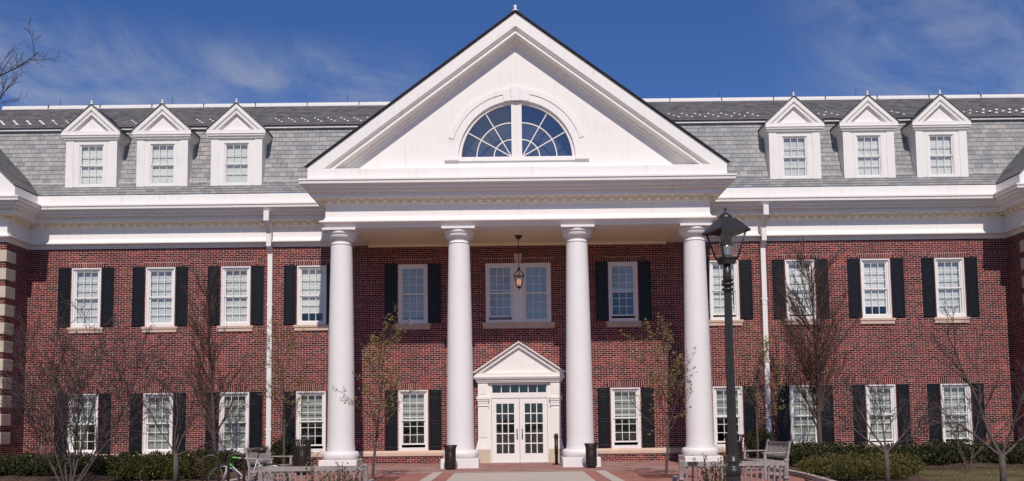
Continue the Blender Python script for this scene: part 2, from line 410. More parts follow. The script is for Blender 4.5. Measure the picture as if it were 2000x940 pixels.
for i in range(61):
    for j in range(31):
        x = 7.3+18.7*i/60; y = -6.5+6.5*j/30; mb.v.append((x, y, gz(x, y)+.05))
for i in range(60):
    for j in range(30):
        a = i*31+j; mb.f.append((a, a+31, a+32, a+1)); mb.sm.append(True)
tag(mb.build('planting_bed', 'mulch'), kind='structure')
mb = MB()
for i in range(31):
    for j in range(31):
        x = 6.9+2.6*i/30; y = -17.5+11.3*j/30; mb.v.append((x, y, gz(x, y)+.045))
for i in range(30):
    for j in range(30):
        a = i*31+j; mb.f.append((a, a+31, a+32, a+1)); mb.sm.append(True)
tag(mb.build('planting_bed', 'mulch'), kind='structure')
sheet('plaza', [(-7.2, -30), (7.0, -30), (7.0, 0), (-7.2, 0)], G0, 'paver')
sheet('bounce_paving', [(-26, -75), (26, -75), (26, -30.01), (-26, -30.01)], G0-.004, 'concrete')  # unseen pale ground added behind the camera to bounce warm light
sheet('plaza', [(-26, -30), (26, -30), (26, -17.6), (-26, -17.6)], G0-.004, 'concrete')  # unseen side paving, widened to throw warm bounce onto the shaded trim
sheet('porch_floor', [(-7.2, -5.28), (7.0, -5.28), (7.0, 0.05), (-7.2, 0.05)], G0+.004, 'paver_p')
sheet('concrete_band', [(-7.2, -5.45), (7.0, -5.45), (7.0, -5.28), (-7.2, -5.28)], G0+.006, 'concrete')
sheet('concrete_walk', [(-1.92, -30), (1.78, -30), (1.78, -5.75), (-1.92, -5.75)], G0+.008, 'concrete')
sheet('concrete_border', [(-2.75, -30), (-2.40, -30), (-2.28, -5.451), (-2.58, -5.451)], G0+.010, 'concrete')
sheet('concrete_border', [(2.26, -30), (2.61, -30), (2.44, -5.451), (2.14, -5.451)], G0+.010, 'concrete')
mb = MB(); mb.beam((7.05, -3.6, G0+.03), (7.05, -9.4, G0+.03), .14, .16); mb.beam((7.05, -9.4, G0+.03), (6.75, -12.5, G0+.03), .14, .16)
mb.beam((6.75, -12.5, G0+.03), (6.75, -30, G0+.03), .14, .16); tag(mb.build('kerb', 'concrete'), kind='structure')
mb = MB(); mb.box(-7.32, -7.18, -30, -.1, G0-.05, G0+.11); tag(mb.build('kerb', 'concrete'), kind='structure')

# ------------------------------------------------------------------ the building
B = empty('brick_hall', (0, 0, 0), 0, 'red brick hall with white columned portico, pediment and slate mansard roof', 'building')
XW = 17.41; YW = -1.5; PX = 6.2; PY = -3.2
WIN_X = [3.73, 7.32, 10.02, 12.70, 15.33]
WW = 1.04
up_z = (4.90, 7.02); lo_z = (.43, 2.55)
openings = []
for x in WIN_X:
    for s in (-1, 1):
        openings.append((s*x-WW/2, s*x+WW/2, *up_z)); openings.append((s*x-WW/2, s*x+WW/2, *lo_z))
openings.append((-1.15, 1.17, *up_z)); openings.append((-1.0, 1.0, -.2, 2.75))
xs = sorted({-XW, XW, *[o[0] for o in openings], *[o[1] for o in openings]}); zs = sorted({-.2, 7.75, *[o[2] for o in openings], *[o[3] for o in openings]})
mb = MB()
for a, b in zip(xs, xs[1:]):
    for c, d in zip(zs, zs[1:]):
        mx, mz = (a+b)/2, (c+d)/2
        if any(o[0] < mx < o[1] and o[2] < mz < o[3] for o in openings): continue
        mb.face([(a, 0, c), (b, 0, c), (b, 0, d), (a, 0, d)])
for o in openings:      # reveals
    a, b, c, d = o; y1 = .22
    mb.face([(a, 0, c), (a, y1, c), (a, y1, d), (a, 0, d)]); mb.face([(b, 0, c), (b, 0, d), (b, y1, d), (b, y1, c)])
    mb.face([(a, 0, d), (a, y1, d), (b, y1, d), (b, 0, d)])
mb.build('wall', 'brick', B)
for s in (-1, 1):
    mb = MB(); mb.box(s*XW, s*26, YW, 3, -.2, 7.75); mb.build('wing_wall', 'brick', B)
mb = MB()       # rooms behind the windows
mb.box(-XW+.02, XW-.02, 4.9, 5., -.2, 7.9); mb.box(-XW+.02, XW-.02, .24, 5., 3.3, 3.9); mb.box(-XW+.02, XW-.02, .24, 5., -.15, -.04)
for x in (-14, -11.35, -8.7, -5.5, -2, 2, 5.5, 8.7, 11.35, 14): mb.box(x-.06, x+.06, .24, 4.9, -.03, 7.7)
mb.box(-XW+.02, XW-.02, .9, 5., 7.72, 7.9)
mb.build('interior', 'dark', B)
# base course and water table
mb = MB()
for a, b in ((-XW, -1.56), (1.56, XW)):
    mb.box(a, b, -.045, .01, -.15, .235)
mb.build('plinth_course', 'brick', B)
mb = MB()
for a, b in ((-XW, -1.57), (1.57, XW)):
    mb.v_ = None
    pr = [(-.09, .255), (-.09, .36), (-.05, .43), (0.0, .435), (.02, .435), (.02, .235), (-.075, .235)]
    i = len(mb.v); n = len(pr)
    mb.v += [(a, y, z) for y, z in pr]+[(b, y, z) for y, z in pr]
    mb.f.append(tuple(range(i, i+n))); mb.sm.append(False); mb.f.append(tuple(range(i+2*n-1, i+n-1, -1))); mb.sm.append(False)
    for k in range(n):
        j = (k+1) % n; mb.f.append((i+k, i+n+k, i+n+j, i+j)); mb.sm.append(False)
for s in (-1, 1):
    mb.box(s*(XW-.08), s*26, YW-.08, YW+.02, .235, .43); mb.box(s*(XW-.08), s*XW, YW+.02, -.09, .235, .43)
mb.build('water_table', 'stone', B)
# quoins
for s in (-1, 1):
    q0 = None
    for k in range(12):
        z1 = 7.42-k*.618
        if z1-.39 < .43: break
        if q0 is None:
            mq = MB(); mq.box(s*(XW-.05), s*(XW+.62), YW-.05, YW+.57, -.195, .195); q0 = mq.build('quoin', 'quoin', B, .015); o = q0
        else:
            o = q0.copy(); COL.objects.link(o)
        o.location = (0, 0, z1-.195)

# entablature --------------------------------------------------------------
PROF = [(-.86, 7.70), (0, 7.70), (0, 7.745), (.03, 7.745), (.03, 7.80), (.07, 7.80), (.09, 7.83), (.15, 7.85), (.17, 7.86), (.17, 7.90), (.13, 7.92), (.06, 7.945), (.02, 7.99), (0, 8.05),
        (0, 8.44), (.025, 8.45), (.03, 8.47), (.03, 8.595), (.27, 8.60), (.28, 8.62), (.355, 8.62), (.355, 8.735), (.39, 8.75), (.41, 8.78), (.50, 8.785), (.50, 8.845), (.56, 8.86), (.60, 8.89), (.605, 8.93), (.64, 8.97), (.70, 8.99),
        (.705, 9.055), (.685, 9.06), (.685, 9.085), (.73, 9.09), (.73, 9.14), (.48, 9.17), (.48, 9.50), (.46, 9.52), (-.1, 9.54)]
PATH = [(-26, YW-.04), (-XW+.04, YW-.04), (-XW+.04, -.04), (-PX, -.04), (-PX, PY), (PX, PY), (PX, -.04), (XW-.04, -.04), (XW-.04, YW-.04), (26, YW-.04)]
MB().sweep(PATH, PROF).build('entablature', 'white', B)
den = []
for (a, b) in zip(PATH, PATH[1:]):
    a2, b2 = Vector(a), Vector(b); d = (b2-a2); L = d.length; d.normalize(); nn = Vector((d.y, -d.x))
    k = max(1, round(L/.305)); st = L/k
    for i in range(k):
        c = a2+d*(st*(i+.5))+nn*.10; den.append((c.x, c.y, atan2(d.y, d.x)))
den.sort(key=lambda q: (abs(q[0]) > XW, abs(q[2]) > .1, abs(q[0])))
dm = MB(); dm.box(-.062, .062, -.09, .09, -.05, .05); d0_ = dm.build('dentil', 'warm_bounce', B)
rest = MB()
for k, (x, y, a) in enumerate(den):
    if k >= 100:
        rest.obox((x, y, 8.545), (cos(a), sin(a), 0), (-sin(a), cos(a), 0), (0, 0, 1), .062, .09, .05); continue
    o = d0_ if k == 0 else d0_.copy()
    if k: COL.objects.link(o)
    o.location = (x, y, 8.545); o.rotation_euler = (0, 0, a)
tag(rest.build('dentils', 'warm_bounce', B), kind='stuff')
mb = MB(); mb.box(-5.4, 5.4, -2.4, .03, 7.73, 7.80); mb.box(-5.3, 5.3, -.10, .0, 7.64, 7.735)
mb.build('porch_ceiling', 'warm_bounce', B)

# portico pediment ------------------------------------------------------------
SL = .751; ZA = 14.61
def rake(mb, half, za, sl, prof, y0, yback):
    """raking mouldings: prof (o,d) d=vertical drop below the slope line, o=outward of y0; mitred at the apex"""
    n = len(prof); i0 = len(mb.v)
    for s in (-1, 1):
        for o, d in prof:
            xe = half; mb.v.append((s*xe, y0-o, za-sl*xe-d))
    for o, d in prof: mb.v.append((0, y0-o, za-d))
    for q in range(n-1):
        mb.f.append((i0+q, i0+2*n+q, i0+2*n+q+1, i0+q+1)); mb.sm.append(False)
        mb.f.append((i0+n+q, i0+n+q+1, i0+2*n+q+1, i0+2*n+q)); mb.sm.append(False)
RP = [(-.1, .02), (.48, .02), (.48, .465), (.43, .50), (.38, .52), (.36, .55), (.36, .60), (.41, .635), (.42, .65), (.42, .69), (.30, .70), (.12, .73), (.10, .79), (.05, .84), (.045, .90), (0, .93), (-.05, .93)]
mb = MB()
# keep the raking course above the horizontal cornice: build it and clip below z=9.5 by cutting the lower points
def rake_clip(mb, za, sl, prof, y0, zc, zin):
    n = len(prof); i0 = len(mb.v)
    for s in (-1, 1):
        for o, d in prof:
            xe = (za-d-zc)/sl; mb.v.append((s*xe, y0-o, zc))
    for o, d in prof: mb.v.append((0, y0-o, za-d))
    for q in range(n-1):
        mb.f.append((i0+q, i0+2*n+q, i0+2*n+q+1, i0+q+1)); mb.sm.append(False)
        mb.f.append((i0+n+q, i0+n+q+1, i0+2*n+q+1, i0+2*n+q)); mb.sm.append(False)
rake_clip(mb, ZA, SL, RP, PY, 9.50, 0)
mb.build('raking_cornice', 'white', B)
# tympanum with half-round opening
mb = MB(); CZW = 9.93; RI = 1.92; hw = (ZA-.8-9.45)/SL
N = 36
arc = [(RI*cos(pi*k/N), CZW+RI*sin(pi*k/N)) for k in range(N+1)]     # right to left
def tri_edge(x): return ZA-.8-SL*abs(x)
# panels: columns between successive arc x, plus sides
for (xa, za_), (xb, zb_) in zip(arc, arc[1:]):
    if xa > 0 > xb: mid = True
    mb.face([(xa, PY, za_), (xb, PY, zb_), (xb, PY, tri_edge(xb)), (xa, PY, tri_edge(xa))])
for s in (-1, 1):
    mb.face([(s*RI, PY, 9.45), (s*hw, PY, 9.45), (s*RI, PY, tri_edge(RI))])
mb.face([(-RI, PY, 9.45), (RI, PY, 9.45), (RI, PY, CZW), (-RI, PY, CZW)])
for (xa, za_), (xb, zb_) in zip(arc, arc[1:]): mb.face([(xa, PY, za_), (xa, PY+.16, za_), (xb, PY+.16, zb_), (xb, PY, zb_)])
mb.build('tympanum', 'white', B)
# arch surround
mb = MB()
def arcring(mb, r0, r1, y0, y1, cx, cz, a0, a1, n=36):
    for k in range(n):
        t0 = a0+(a1-a0)*k/n; t1 = a0+(a1-a0)*(k+1)/n
        P = lambda r, t, y: (cx+r*cos(t), y, cz+r*sin(t))
        mb.face([P(r0, t0, y0), P(r1, t0, y0), P(r1, t1, y0), P(r0, t1, y0)])
        mb.face([P(r1, t0, y0), P(r1, t0, y1), P(r1, t1, y1), P(r1, t1, y0)])
        mb.face([P(r0, t0, y0), P(r0, t1, y0), P(r0, t1, y1), P(r0, t0, y1)])
    for t in (a0, a1):
        P = lambda r, y: (cx+r*cos(t), y, cz+r*sin(t)); mb.face([P(r0, y0), P(r1, y0), P(r1, y1), P(r0, y1)])
arcring(mb, 1.90, 2.30, PY-.035, PY+.12, 0, CZW, 0, pi)
arcring(mb, 2.14, 2.30, PY-.06, PY-.03, 0, CZW, .30, pi/2-.20, 18); arcring(mb, 2.14, 2.30, PY-.06, PY-.03, 0, CZW, pi/2+.20, pi-.30, 18)
for s in (-1, 1): mb.box(s*1.88, s*2.34, PY-.09, PY+.02, CZW-.07, CZW-.003)
mb.prism([(-.15, 11.82), (.15, 11.82), (.19, 12.27), (-.19, 12.27)], PY-.10, PY+.01)
mb.prism([(-.40, 11.80), (-.152, 11.83), (-.192, 12.23), (-.46, 12.17)], PY-.065, PY+.01); mb.prism([(.40, 11.80), (.152, 11.83), (.192, 12.23), (.46, 12.17)], PY-.065, PY+.01)
mb.box(-1.9, 1.9, PY-.05, PY+.14, CZW-.10, CZW-.002)
mb.build('arch_surround', 'white', B)
fw = MB()
arcring(fw, 1.80, 1.905, PY+.05, PY+.15, 0, CZW, 0, pi)
fw.box(-1.81, 1.81, PY+.05, PY+.15, CZW, CZW+.06); fw.box(-.17, .17, PY+.02, PY+.15, CZW+.0, CZW+1.86)
fw.box(-.12, -.09, PY-.0, PY+.03, CZW+.02, CZW+1.84); fw.box(.09, .12, PY-.0, PY+.03, CZW+.02, CZW+1.84)
for s in (-1, 1):
    for r in (.57, 1.13):
        a0, a1 = (0, pi/2) if s > 0 else (pi/2, pi)
        arcring(fw, r-.016, r+.016, PY+.085, PY+.12, s*.17, CZW+.06, a0, a1, 18)
    for a in (30, 60):
        L = 1.62 if a == 30 else 1.70
        L = {30: 1.62, 60: 1.68}[a]
        fw.beam((s*.17, PY+.10, CZW+.06), (s*(.17+L*cos(R(a))), PY+.10, CZW+.06+L*sin(R(a))), .03, .032, up=(0, 1, 0))
fo = fw.build('fanlight_window', 'frame', B)
mb = MB(); mb.face([(1.81*cos(pi*k/N), PY+.13, CZW+1.81*sin(pi*k/N)) for k in range(N+1)]); mb.build('glass', 'glass_d', fo)
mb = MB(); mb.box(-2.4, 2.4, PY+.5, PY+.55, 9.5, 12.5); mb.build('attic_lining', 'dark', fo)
# portico roof slabs
mb = MB()
for s in (-1, 1):
    n = 62
    for k in range(n):
        xa = 6.74*(1-k/n); xb = 6.74*(1-(k+1)/n)
        za_, zb_ = ZA-SL*xa, ZA-SL*xb; o = .016
        mb.face([(s*xa, PY-.53, za_+.035+o), (s*xb, PY-.53, zb_+.03), (s*xb, 9, zb_+.03), (s*xa, 9, za_+.035+o)])
        mb.face([(s*xa, PY-.53, za_+.035+o), (s*xa, 9, za_+.035+o), (s*xa, 9, za_-.0), (s*xa, PY-.53, za_-.0)])
        j = random.Random(k*7+s).uniform(-.024, -.010)
        mb.face([(s*xa, PY-.53, za_+.035+o), (s*xa, PY-.53, za_-.012-j), (s*xb, PY-.53, zb_-.012-j), (s*xb, PY-.53, zb_+.03)])
        mb.face([(s*xa, PY-.53, za_-.012-j), (s*xa, PY-.46, za_-.0-j), (s*xb, PY-.46, zb_-.0-j), (s*xb, PY-.53, zb_-.012-j)])
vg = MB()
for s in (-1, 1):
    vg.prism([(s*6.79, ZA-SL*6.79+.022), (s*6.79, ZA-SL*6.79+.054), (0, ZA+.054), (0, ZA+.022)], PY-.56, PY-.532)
vg.build('verge_shadow', 'slate_d', B)  # near-black strip stands in for the thin shadow line along the verge
mb.build('portico_roof', slate_mat('slate_portico', 'y', .082, .7, .27, ZA-20.), B)
mb = MB(); mb.lathe([(.12, 0), (.11, .03), (.05, .06), (.035, .10), (.055, .14), (.055, .18), (.03, .21), (.003, .225)], (0, PY-.45, ZA+.02), 16); mb.build('finial', 'frame', B)

# columns ---------------------------------------------------------------------
cols = []
YC = -2.76
def column(x):
    sh = MB()
    prof = []
    for k in range(25):
        t = k/24; z = .53+(7.19-.53)*t; r = .435-(.435-.345)*(t**1.6)
        prof.append((r, z))
    prof = [(.455, .525), (.455, .545)]+prof[1:]+[(.345, 7.195), (.362, 7.20), (.362, 7.225), (.348, 7.23), (.348, 7.31), (.375, 7.32), (.375, 7.345), (.40, 7.36), (.445, 7.40), (.475, 7.45), (.482, 7.49), (.482, 7.505), (.50, 7.51), (.515, 7.56), (.515, 7.60), (.50, 7.625)]
    sh.lathe(prof, (0, 0, 0), 64); o = sh.build('column', 'column', B)
    b = MB(); tor = [(.44, .27)]+[(.50+.085*cos(a), .40+.128*sin(a)) for a in [-pi/2+pi*k/12 for k in range(13)]]+[(.44, .528)]
    b.lathe(tor, (0, 0, 0), 64); b.build('base', 'column', o)
    p = MB(); p.box(-.598, .598, -.598, .598, G0-.02, .272); p.build('plinth', 'column', o, .012)
    a = MB(); a.box(-.54, .54, -.54, .54, 7.622, 7.698); a.build('abacus', 'column', o, .006)
    o.location = (x, YC, 0); return o
c0 = column(-5.755)
for x in (-1.92, 1.92, 5.755):
    o = c0.copy(); COL.objects.link(o); o.location = (x, YC, 0)
    for ch in c0.children:
        c = ch.copy(); COL.objects.link(c); c.parent = o

# windows ---------------------------------------------------------------------
def sash_mb(x0, x1, z0, z1, y, cols_=3, rows_=3, fr=.045, mt=.020):
    s = MB(); s.box(x0, x0+fr, y, y+.035, z0, z1); s.box(x1-fr, x1, y, y+.035, z0, z1)
    s.box(x0+fr, x1-fr, y+.001, y+.034, z0, z0+fr*1.15); s.box(x0+fr, x1-fr, y+.001, y+.034, z1-fr, z1)
    a, b, c, d = x0+fr, x1-fr, z0+fr*1.15, z1-fr
    for k in range(1, cols_): xx = a+(b-a)*k/cols_; s.box(xx-mt/2, xx+mt/2, y+.004, y+.030, c, d)
    for k in range(1, rows_): zz = c+(d-c)*k/rows_; s.box(a, b, y+.006, y+.028, zz-mt/2, zz+mt/2)
    return s
def window(cx, z0, z1, wd=WW, drop=1., gap=0., blind='blind', sill=True, arch=True, parent=B, y=0., rows_=3, cas=.105, topdrop=0.):
    """drop = share of the window the blind covers from the top, gap = how far the lower sash is raised"""
    m = MB(); h = wd/2; bot = .105
    for (w0, yf, yb) in ((0., -.022, .02), (.028, -.006, .14)):       # stepped casing
        pass
    e = .002
    m.box(cx-h+e, cx-h+.04, y-.018, y+.16, z0, z1-e); m.box(cx+h-.04, cx+h-e, y-.018, y+.16, z0, z1-e); m.box(cx-h+.04, cx+h-.04, y-.018, y+.16, z1-.045, z1-e)
    m.box(cx-h+.04, cx-h+cas, y+.03, y+.16, z0, z1-.045); m.box(cx+h-cas, cx+h-.04, y+.03, y+.16, z0, z1-.045); m.box(cx-h+cas, cx+h-cas, y+.03, y+.16, z1-cas, z1-.045)
    m.box(cx-h+.04, cx+h-.04, y-.014, y+.16, z0+.001, z0+bot)
    o = m.build('window', 'frame', parent)
    a, b, c, d = cx-h+cas, cx+h-cas, z0+bot, z1-cas; mid = (c+d)/2
    sash_mb(a, b, mid-.022, d, y+.062, rows_=rows_).build('sash', 'frame', o)
    sash_mb(a, b, c+gap, mid+.022+gap, y+.100, rows_=rows_).build('sash', 'frame', o)
    g = MB(); g.face([(a+.04, y+.08, mid), (b-.04, y+.08, mid), (b-.04, y+.08, d-.02), (a+.04, y+.08, d-.02)])
    g.face([(a+.04, y+.118, c+gap+.03), (b-.04, y+.118, c+gap+.03), (b-.04, y+.118, mid+gap), (a+.04, y+.118, mid+gap)]); g.build('glass', 'glass', o)
    if drop > 0:
        bl = MB(); zb = d-(d-c)*drop
        if drop >= .999: zb = c+.01
        bl.box(a-.02, b+.02, y+.185, y+.188, zb, d+.05); bl.box(a-.02, b+.02, y+.178, y+.195, zb-.02, zb+.012)
        bl.build('blind', blind, o)
    if sill:
        s = MB(); s.box(cx-h-.115, cx+h+.115, y-.065, y+.12, z0-.085, z0-.001); s.box(cx-h-.085, cx+h+.085, y-.04, y+.02, z0-.205, z0-.085); s.build('sill', 'stone', o, .006)
    if arch:
        s = MB(); s.prism([(cx-h-.10, z1+.01), (cx+h+.10, z1+.01), (cx+h+.145, z1+.245), (cx-h-.145, z1+.245)], y-.004, y+.01); s.build('lintel', 'soldier', o)
    return o
def shutter_mesh(z0, z1):
    H = z1-z0; w_ = .43; s = MB(); st = .055
    s.box(-w_/2, -w_/2+st, -.045, -.012, 0, H); s.box(w_/2-st, w_/2, -.045, -.012, 0, H)
    for a, b in ((0, .11), (H*.445, H*.445+.075), (H-.30, H-.235), (H-.055, H)):
        s.box(-w_/2+st, w_/2-st, -.044, -.013, a, b)
    s.box(-w_/2+st, w_/2-st, -.030, -.014, .05, H-.03)
    for a, b in ((.13, H*.445-.02), (H*.445+.095, H-.32), (H-.215, H-.075)):
        s.box(-w_/2+st+.03, w_/2-st-.03, -.041, -.028, a, b)
    return s
sh0 = {}
def shutters(cx, z0, z1, sides=(-1, 1), off=.775):
    for s in sides:
        if z0 not in sh0: o = shutter_mesh(z0+.03, z1+.015).build('shutter', 'shutter', B, .004); sh0[z0] = o
        else: o = sh0[z0].copy(); COL.objects.link(o)
        o.location = (cx+s*off, 0, z0+.03)
#            x      drop gap blind
UPPER = [(-15.33, 1., 0, 'blind'), (-12.70, 1., 0, 'blind'), (-10.02, 1., .0, 'blind'), (-7.32, .82, 0, 'blind'), (-3.73, .93, 0, 'blind_p'),
         (3.73, .50, .09, 'blind_p'), (7.32, .95, .09, 'blind'), (10.02, .93, .07, 'blind'), (12.70, .82, 0, 'blind'), (15.33, .97, 0, 'blind')]
LOWER = [(-15.33, .46, .0, 'blind_g'), (-12.70, .97, 0, 'blind_g'), (-10.02, 1., 0, 'blind_g'), (-7.32, .46, .10, 'blind_g'), (-3.73, .46, .10, 'blind_g'),
         (3.73, .46, .10, 'blind_g'), (7.32, .46, .05, 'blind_g'), (10.02, 1., 0, 'blind_g'), (12.70, .95, .05, 'blind_g'), (15.33, .95, .08, 'blind_g')]
for x, dr, gp, bl in UPPER:
    window(x, *up_z, drop=dr, gap=gp, blind=bl); shutters(x, *up_z)
for x, dr, gp, bl in LOWER:
    window(x, *lo_z, drop=dr, gap=gp, blind=bl, sill=False); shutters(x, *lo_z)
# middle pair above the door
m = MB(); z0, z1 = up_z
m.box(-1.148, -1.09, -.018, .16, z0, z1-.002); m.box(1.11, 1.168, -.018, .16, z0, z1-.002); m.box(-1.09, 1.11, -.018, .16, z1-.05, z1-.002); m.box(-1.09, 1.11, -.014, .16, z0+.001, z0+.09)
m.box(-.155, .175, .0, .16, z0+.09, z1-.05); m.box(-.17, -.15, -.012, .16, z0+.09, z1-.05); m.box(.17, .19, -.012, .16, z0+.09, z1-.05)
for a, b in ((-1.09, -1.03), (-.23, -.17), (.19, .25), (1.05, 1.11)): m.box(a, b, .03, .16, z0+.09, z1-.05)
for a, b in ((-1.03, -.23), (.25, 1.05)): m.box(a, b, .03, .16, z1-.11, z1-.05)
cw = m.build('double_window', 'frame', B)
for (a, b, gp) in ((-1.03, -.23, .12), (.25, 1.05, 0)):
    c, d = z0+.09, z1-.11; mid = (c+d)/2
    sash_mb(a, b, mid-.022, d, .062).build('sash', 'frame', cw); sash_mb(a, b, c+gp, mid+.022+gp, .100).build('sash', 'frame', cw)
    g = MB(); g.face([(a+.04, .08, mid), (b-.04, .08, mid), (b-.04, .08, d-.02), (a+.04, .08, d-.02)]); g.face([(a+.04, .118, c+gp+.03), (b-.04, .118, c+gp+.03), (b-.04, .118, mid+gp), (a+.04, .118, mid+gp)]); g.build('glass', 'glass', cw)
    bl = MB(); bl.box(a, b, .185, .188, c+.03, d+.04); bl.build('blind', 'blind_p', cw)
s = MB(); s.box(-1.28, 1.30, -.065, .12, z0-.085, z0-.001); s.box(-1.25, 1.27, -.04, .02, z0-.205, z0-.085); s.build('sill', 'stone', cw, .006)
s = MB(); s.prism([(-1.22, z1+.01), (-.10, z1+.01), (-.12, z1+.245), (-1.265, z1+.245)], -.004, .01); s.prism([(.12, z1+.01), (1.24, z1+.01), (1.285, z1+.245), (.14, z1+.245)], -.004, .01); s.build('lintel', 'soldier', cw)
s = MB(); s.prism([(-.085, z1), (.105, z1), (.16, z1+.33), (-.14, z1+.33)], -.05, .01); s.build('keystone', 'stone', cw, .005)

# dormers ---------------------------------------------------------------------
def prism_y(mb, poly, y0, y1): mb.prism(poly, y0, y1)
def dormer():
    Y0 = -.10; hw_ = .915; zb = 9.89; zt = 11.60; W2 = .44
    m = MB()
    # front wall round the window opening (local x), cheeks
    wz0, wz1 = 9.985, 11.475
    yb = .75
    m.box(-hw_, -W2, Y0, yb, zb-.25, zt+.1); m.box(W2, hw_, Y0, yb, zb-.25, zt+.1)
    m.box(-W2, W2, Y0+.001, Y0+.2, wz1, zt+.1); m.box(-W2, W2, Y0-.012, Y0+.2, zb-.25, wz0)
    for s in (-1, 1):
        m.box(s*(hw_+.0), s*(hw_-.27), Y0-.022, Y0+.01, zb-.1, zt+.05)            # corner boards
        m.box(s*(W2+.002), s*(W2+.10), Y0-.016, Y0+.01, zb, wz1)
    m.box(-W2-.10, W2+.10, Y0-.016, Y0+.01, wz1+.001, wz1+.09)
    root = m.build('dormer', 'white', B)
    # cornice: U-shaped sweep round front and cheeks
    c = MB(); pr = [(-.05, zt), (.02, zt), (.03, zt+.03), (.07, zt+.05), (.08, zt+.10), (.12, zt+.12), (.13, zt+.165), (.11, zt+.17), (.11, zt+.185), (.15, zt+.19), (.15, zt+.225), (.13, zt+.24), (.13, zt+.33), (-.1, zt+.335)]
    c.sweep([(-hw_, 1.4), (-hw_, Y0), (hw_, Y0), (hw_, 1.4)], pr); zc = zt+.33
    za = zc+.98; sl = (za-zc)/(hw_+.15)
    rp = [(-.05, .01), (.13, .01), (.13, .19), (.09, .20), (.07, .235), (.07, .26), (.11, .275), (.11, .36), (.05, .37), (.03, .42), (0, .43), (-.03, .43)]
    rake_clip(c, za, sl, rp, Y0, zc-.005, 0)
    c.face([(-(hw_), Y0, zc-.05), (hw_, Y0, zc-.05), (0, Y0, za-.05)])
    c.build('pediment', 'white', root)
    r = MB()
    for s in (-1, 1):
        n = 11; H = hw_+.17
        for k in range(n):
            xa, xb = H*(1-k/n), H*(1-(k+1)/n); z1_, z2_ = za-sl*xa, za-sl*xb
            r.face([(s*xa, Y0-.16, z1_+.045), (s*xb, Y0-.16, z2_+.028), (s*xb, 2.2, z2_+.028), (s*xa, 2.2, z1_+.045)])
            r.face([(s*xa, Y0-.16, z1_+.045), (s*xa, 2.2, z1_+.045), (s*xa, 2.2, z1_), (s*xa, Y0-.16, z1_)])
            r.face([(s*xa, Y0-.16, z1_+.045), (s*xb, Y0-.16, z2_+.028), (s*xb, Y0-.16, z2_-.004), (s*xa, Y0-.16, z1_-.004)])
    r.build('roof', 'slate_w', root)
    f = MB(); f.lathe([(.075, 0), (.07, .02), (.03, .04), (.022, .08), (.032, .11), (.03, .14), (.002, .165)], (0, Y0-.1, za+.01), 12); f.build('finial', 'frame', root)
    # sash window, six over six
    mid = (wz0+wz1)/2
    wmb = MB()
    for s_ in (sash_mb(-W2+.03, W2-.03, mid-.02, wz1-.03, Y0+.035, 3, 2, .035, .018), sash_mb(-W2+.03, W2-.03, wz0+.03, mid+.02, Y0+.07, 3, 2, .035, .018)):
        i = len(wmb.v); wmb.v += s_.v; wmb.f += [tuple(i+k for k in q) for q in s_.f]; wmb.sm += s_.sm
    wmb.box(-W2, -W2+.03, Y0+.01, Y0+.12, wz0, wz1); wmb.box(W2-.03, W2, Y0+.01, Y0+.12, wz0, wz1); wmb.box(-W2+.03, W2-.03, Y0+.01, Y0+.12, wz1-.03, wz1); wmb.box(-W2+.03, W2-.03, Y0-.0, Y0+.12, wz0, wz0+.03)
    wmb.build('window', 'frame', root)
    g = MB(); g.face([(-.4, Y0+.05, mid), (.4, Y0+.05, mid), (.4, Y0+.05, wz1-.04), (-.4, Y0+.05, wz1-.04)]); g.face([(-.4, Y0+.086, wz0+.05), (.4, Y0+.086, wz0+.05), (.4, Y0+.086, mid), (-.4, Y0+.086, mid)]); g.build('glass', 'glass', root)
    b = MB(); b.box(-.42, .42, Y0+.14, Y0+.143, wz0, wz1); b.build('blind', 'blind', root)
    return root
d0 = dormer()
for k, x in enumerate((-15.22, -12.68, -10.02, 9.97, 12.62, 15.22)):
    if k == 0: d0.location.x = x; continue
    o = d0.copy(); COL.objects.link(o); o.location.x = x
    for ch in d0.children:
        c = ch.copy(); COL.objects.link(c); c.parent = o

# main roof -------------------------------------------------------------------
def courses(x0, x1, p0, p1, n, lift=.014, seg=None):
    """overlapping slate courses between section points (y,z), running along X"""
    m = MB(); d = Vector((p1[0]-p0[0], p1[1]-p0[1])); nv = Vector((-d.y, d.x)).normalized()
    for k in range(n):
        a = Vector(p0)+d*k/n; b = Vector(p0)+d*(k+1)/n
        a1 = a+nv*lift; b1 = b+nv*.001
        m.face([(x0, a1.x, a1.y), (x1, a1.x, a1.y), (x1, b1.x, b1.y), (x0, b1.x, b1.y)])
        m.face([(x0, a.x, a.y), (x1, a.x, a.y), (x1, a1.x, a1.y), (x0, a1.x, a1.y)])
    return m
XL, XR = -20.12, 26.
courses(XL, XR, (-.47, 9.545), (.10, 10.13), 5).build('roof_flare', 'slate_f', B)
courses(XL, XR, (.115, 10.13), (.82, 12.27), 12).build('mansard_slope', 'slate_m', B)
m = MB(); m.box(XL, XR, .09, .13, 10.115, 10.135); m.box(XL, XR, .70, .95, 12.27, 12.335); m.build('roof_flashing', 'frame', B)
courses(XL, XR, (.66, 12.36), (2.85, 13.83), 14, .012).build('upper_roof', 'slate_u', B)
m = MB(); m.box(XL, XR, .665, .9, 12.34, 12.357); m.build('drip_edge', 'slate_d', B)
m = MB()
m.box(XL, XR, 2.79, 3.0, 13.80, 13.865); m.box(XL, XR, 2.83, 3.0, 13.88, 13.95); m.box(XL, XR, 2.86, 2.98, 13.86, 13.885)
m.build('ridge_cap', 'frame', B)
x = -18.3
while x < 20.5: m = MB(); m.box(x-.012, x+.012, 2.77, 3.01, 13.79, 13.96); m.build('ridge_seam', 'steel', B); x += 2.03
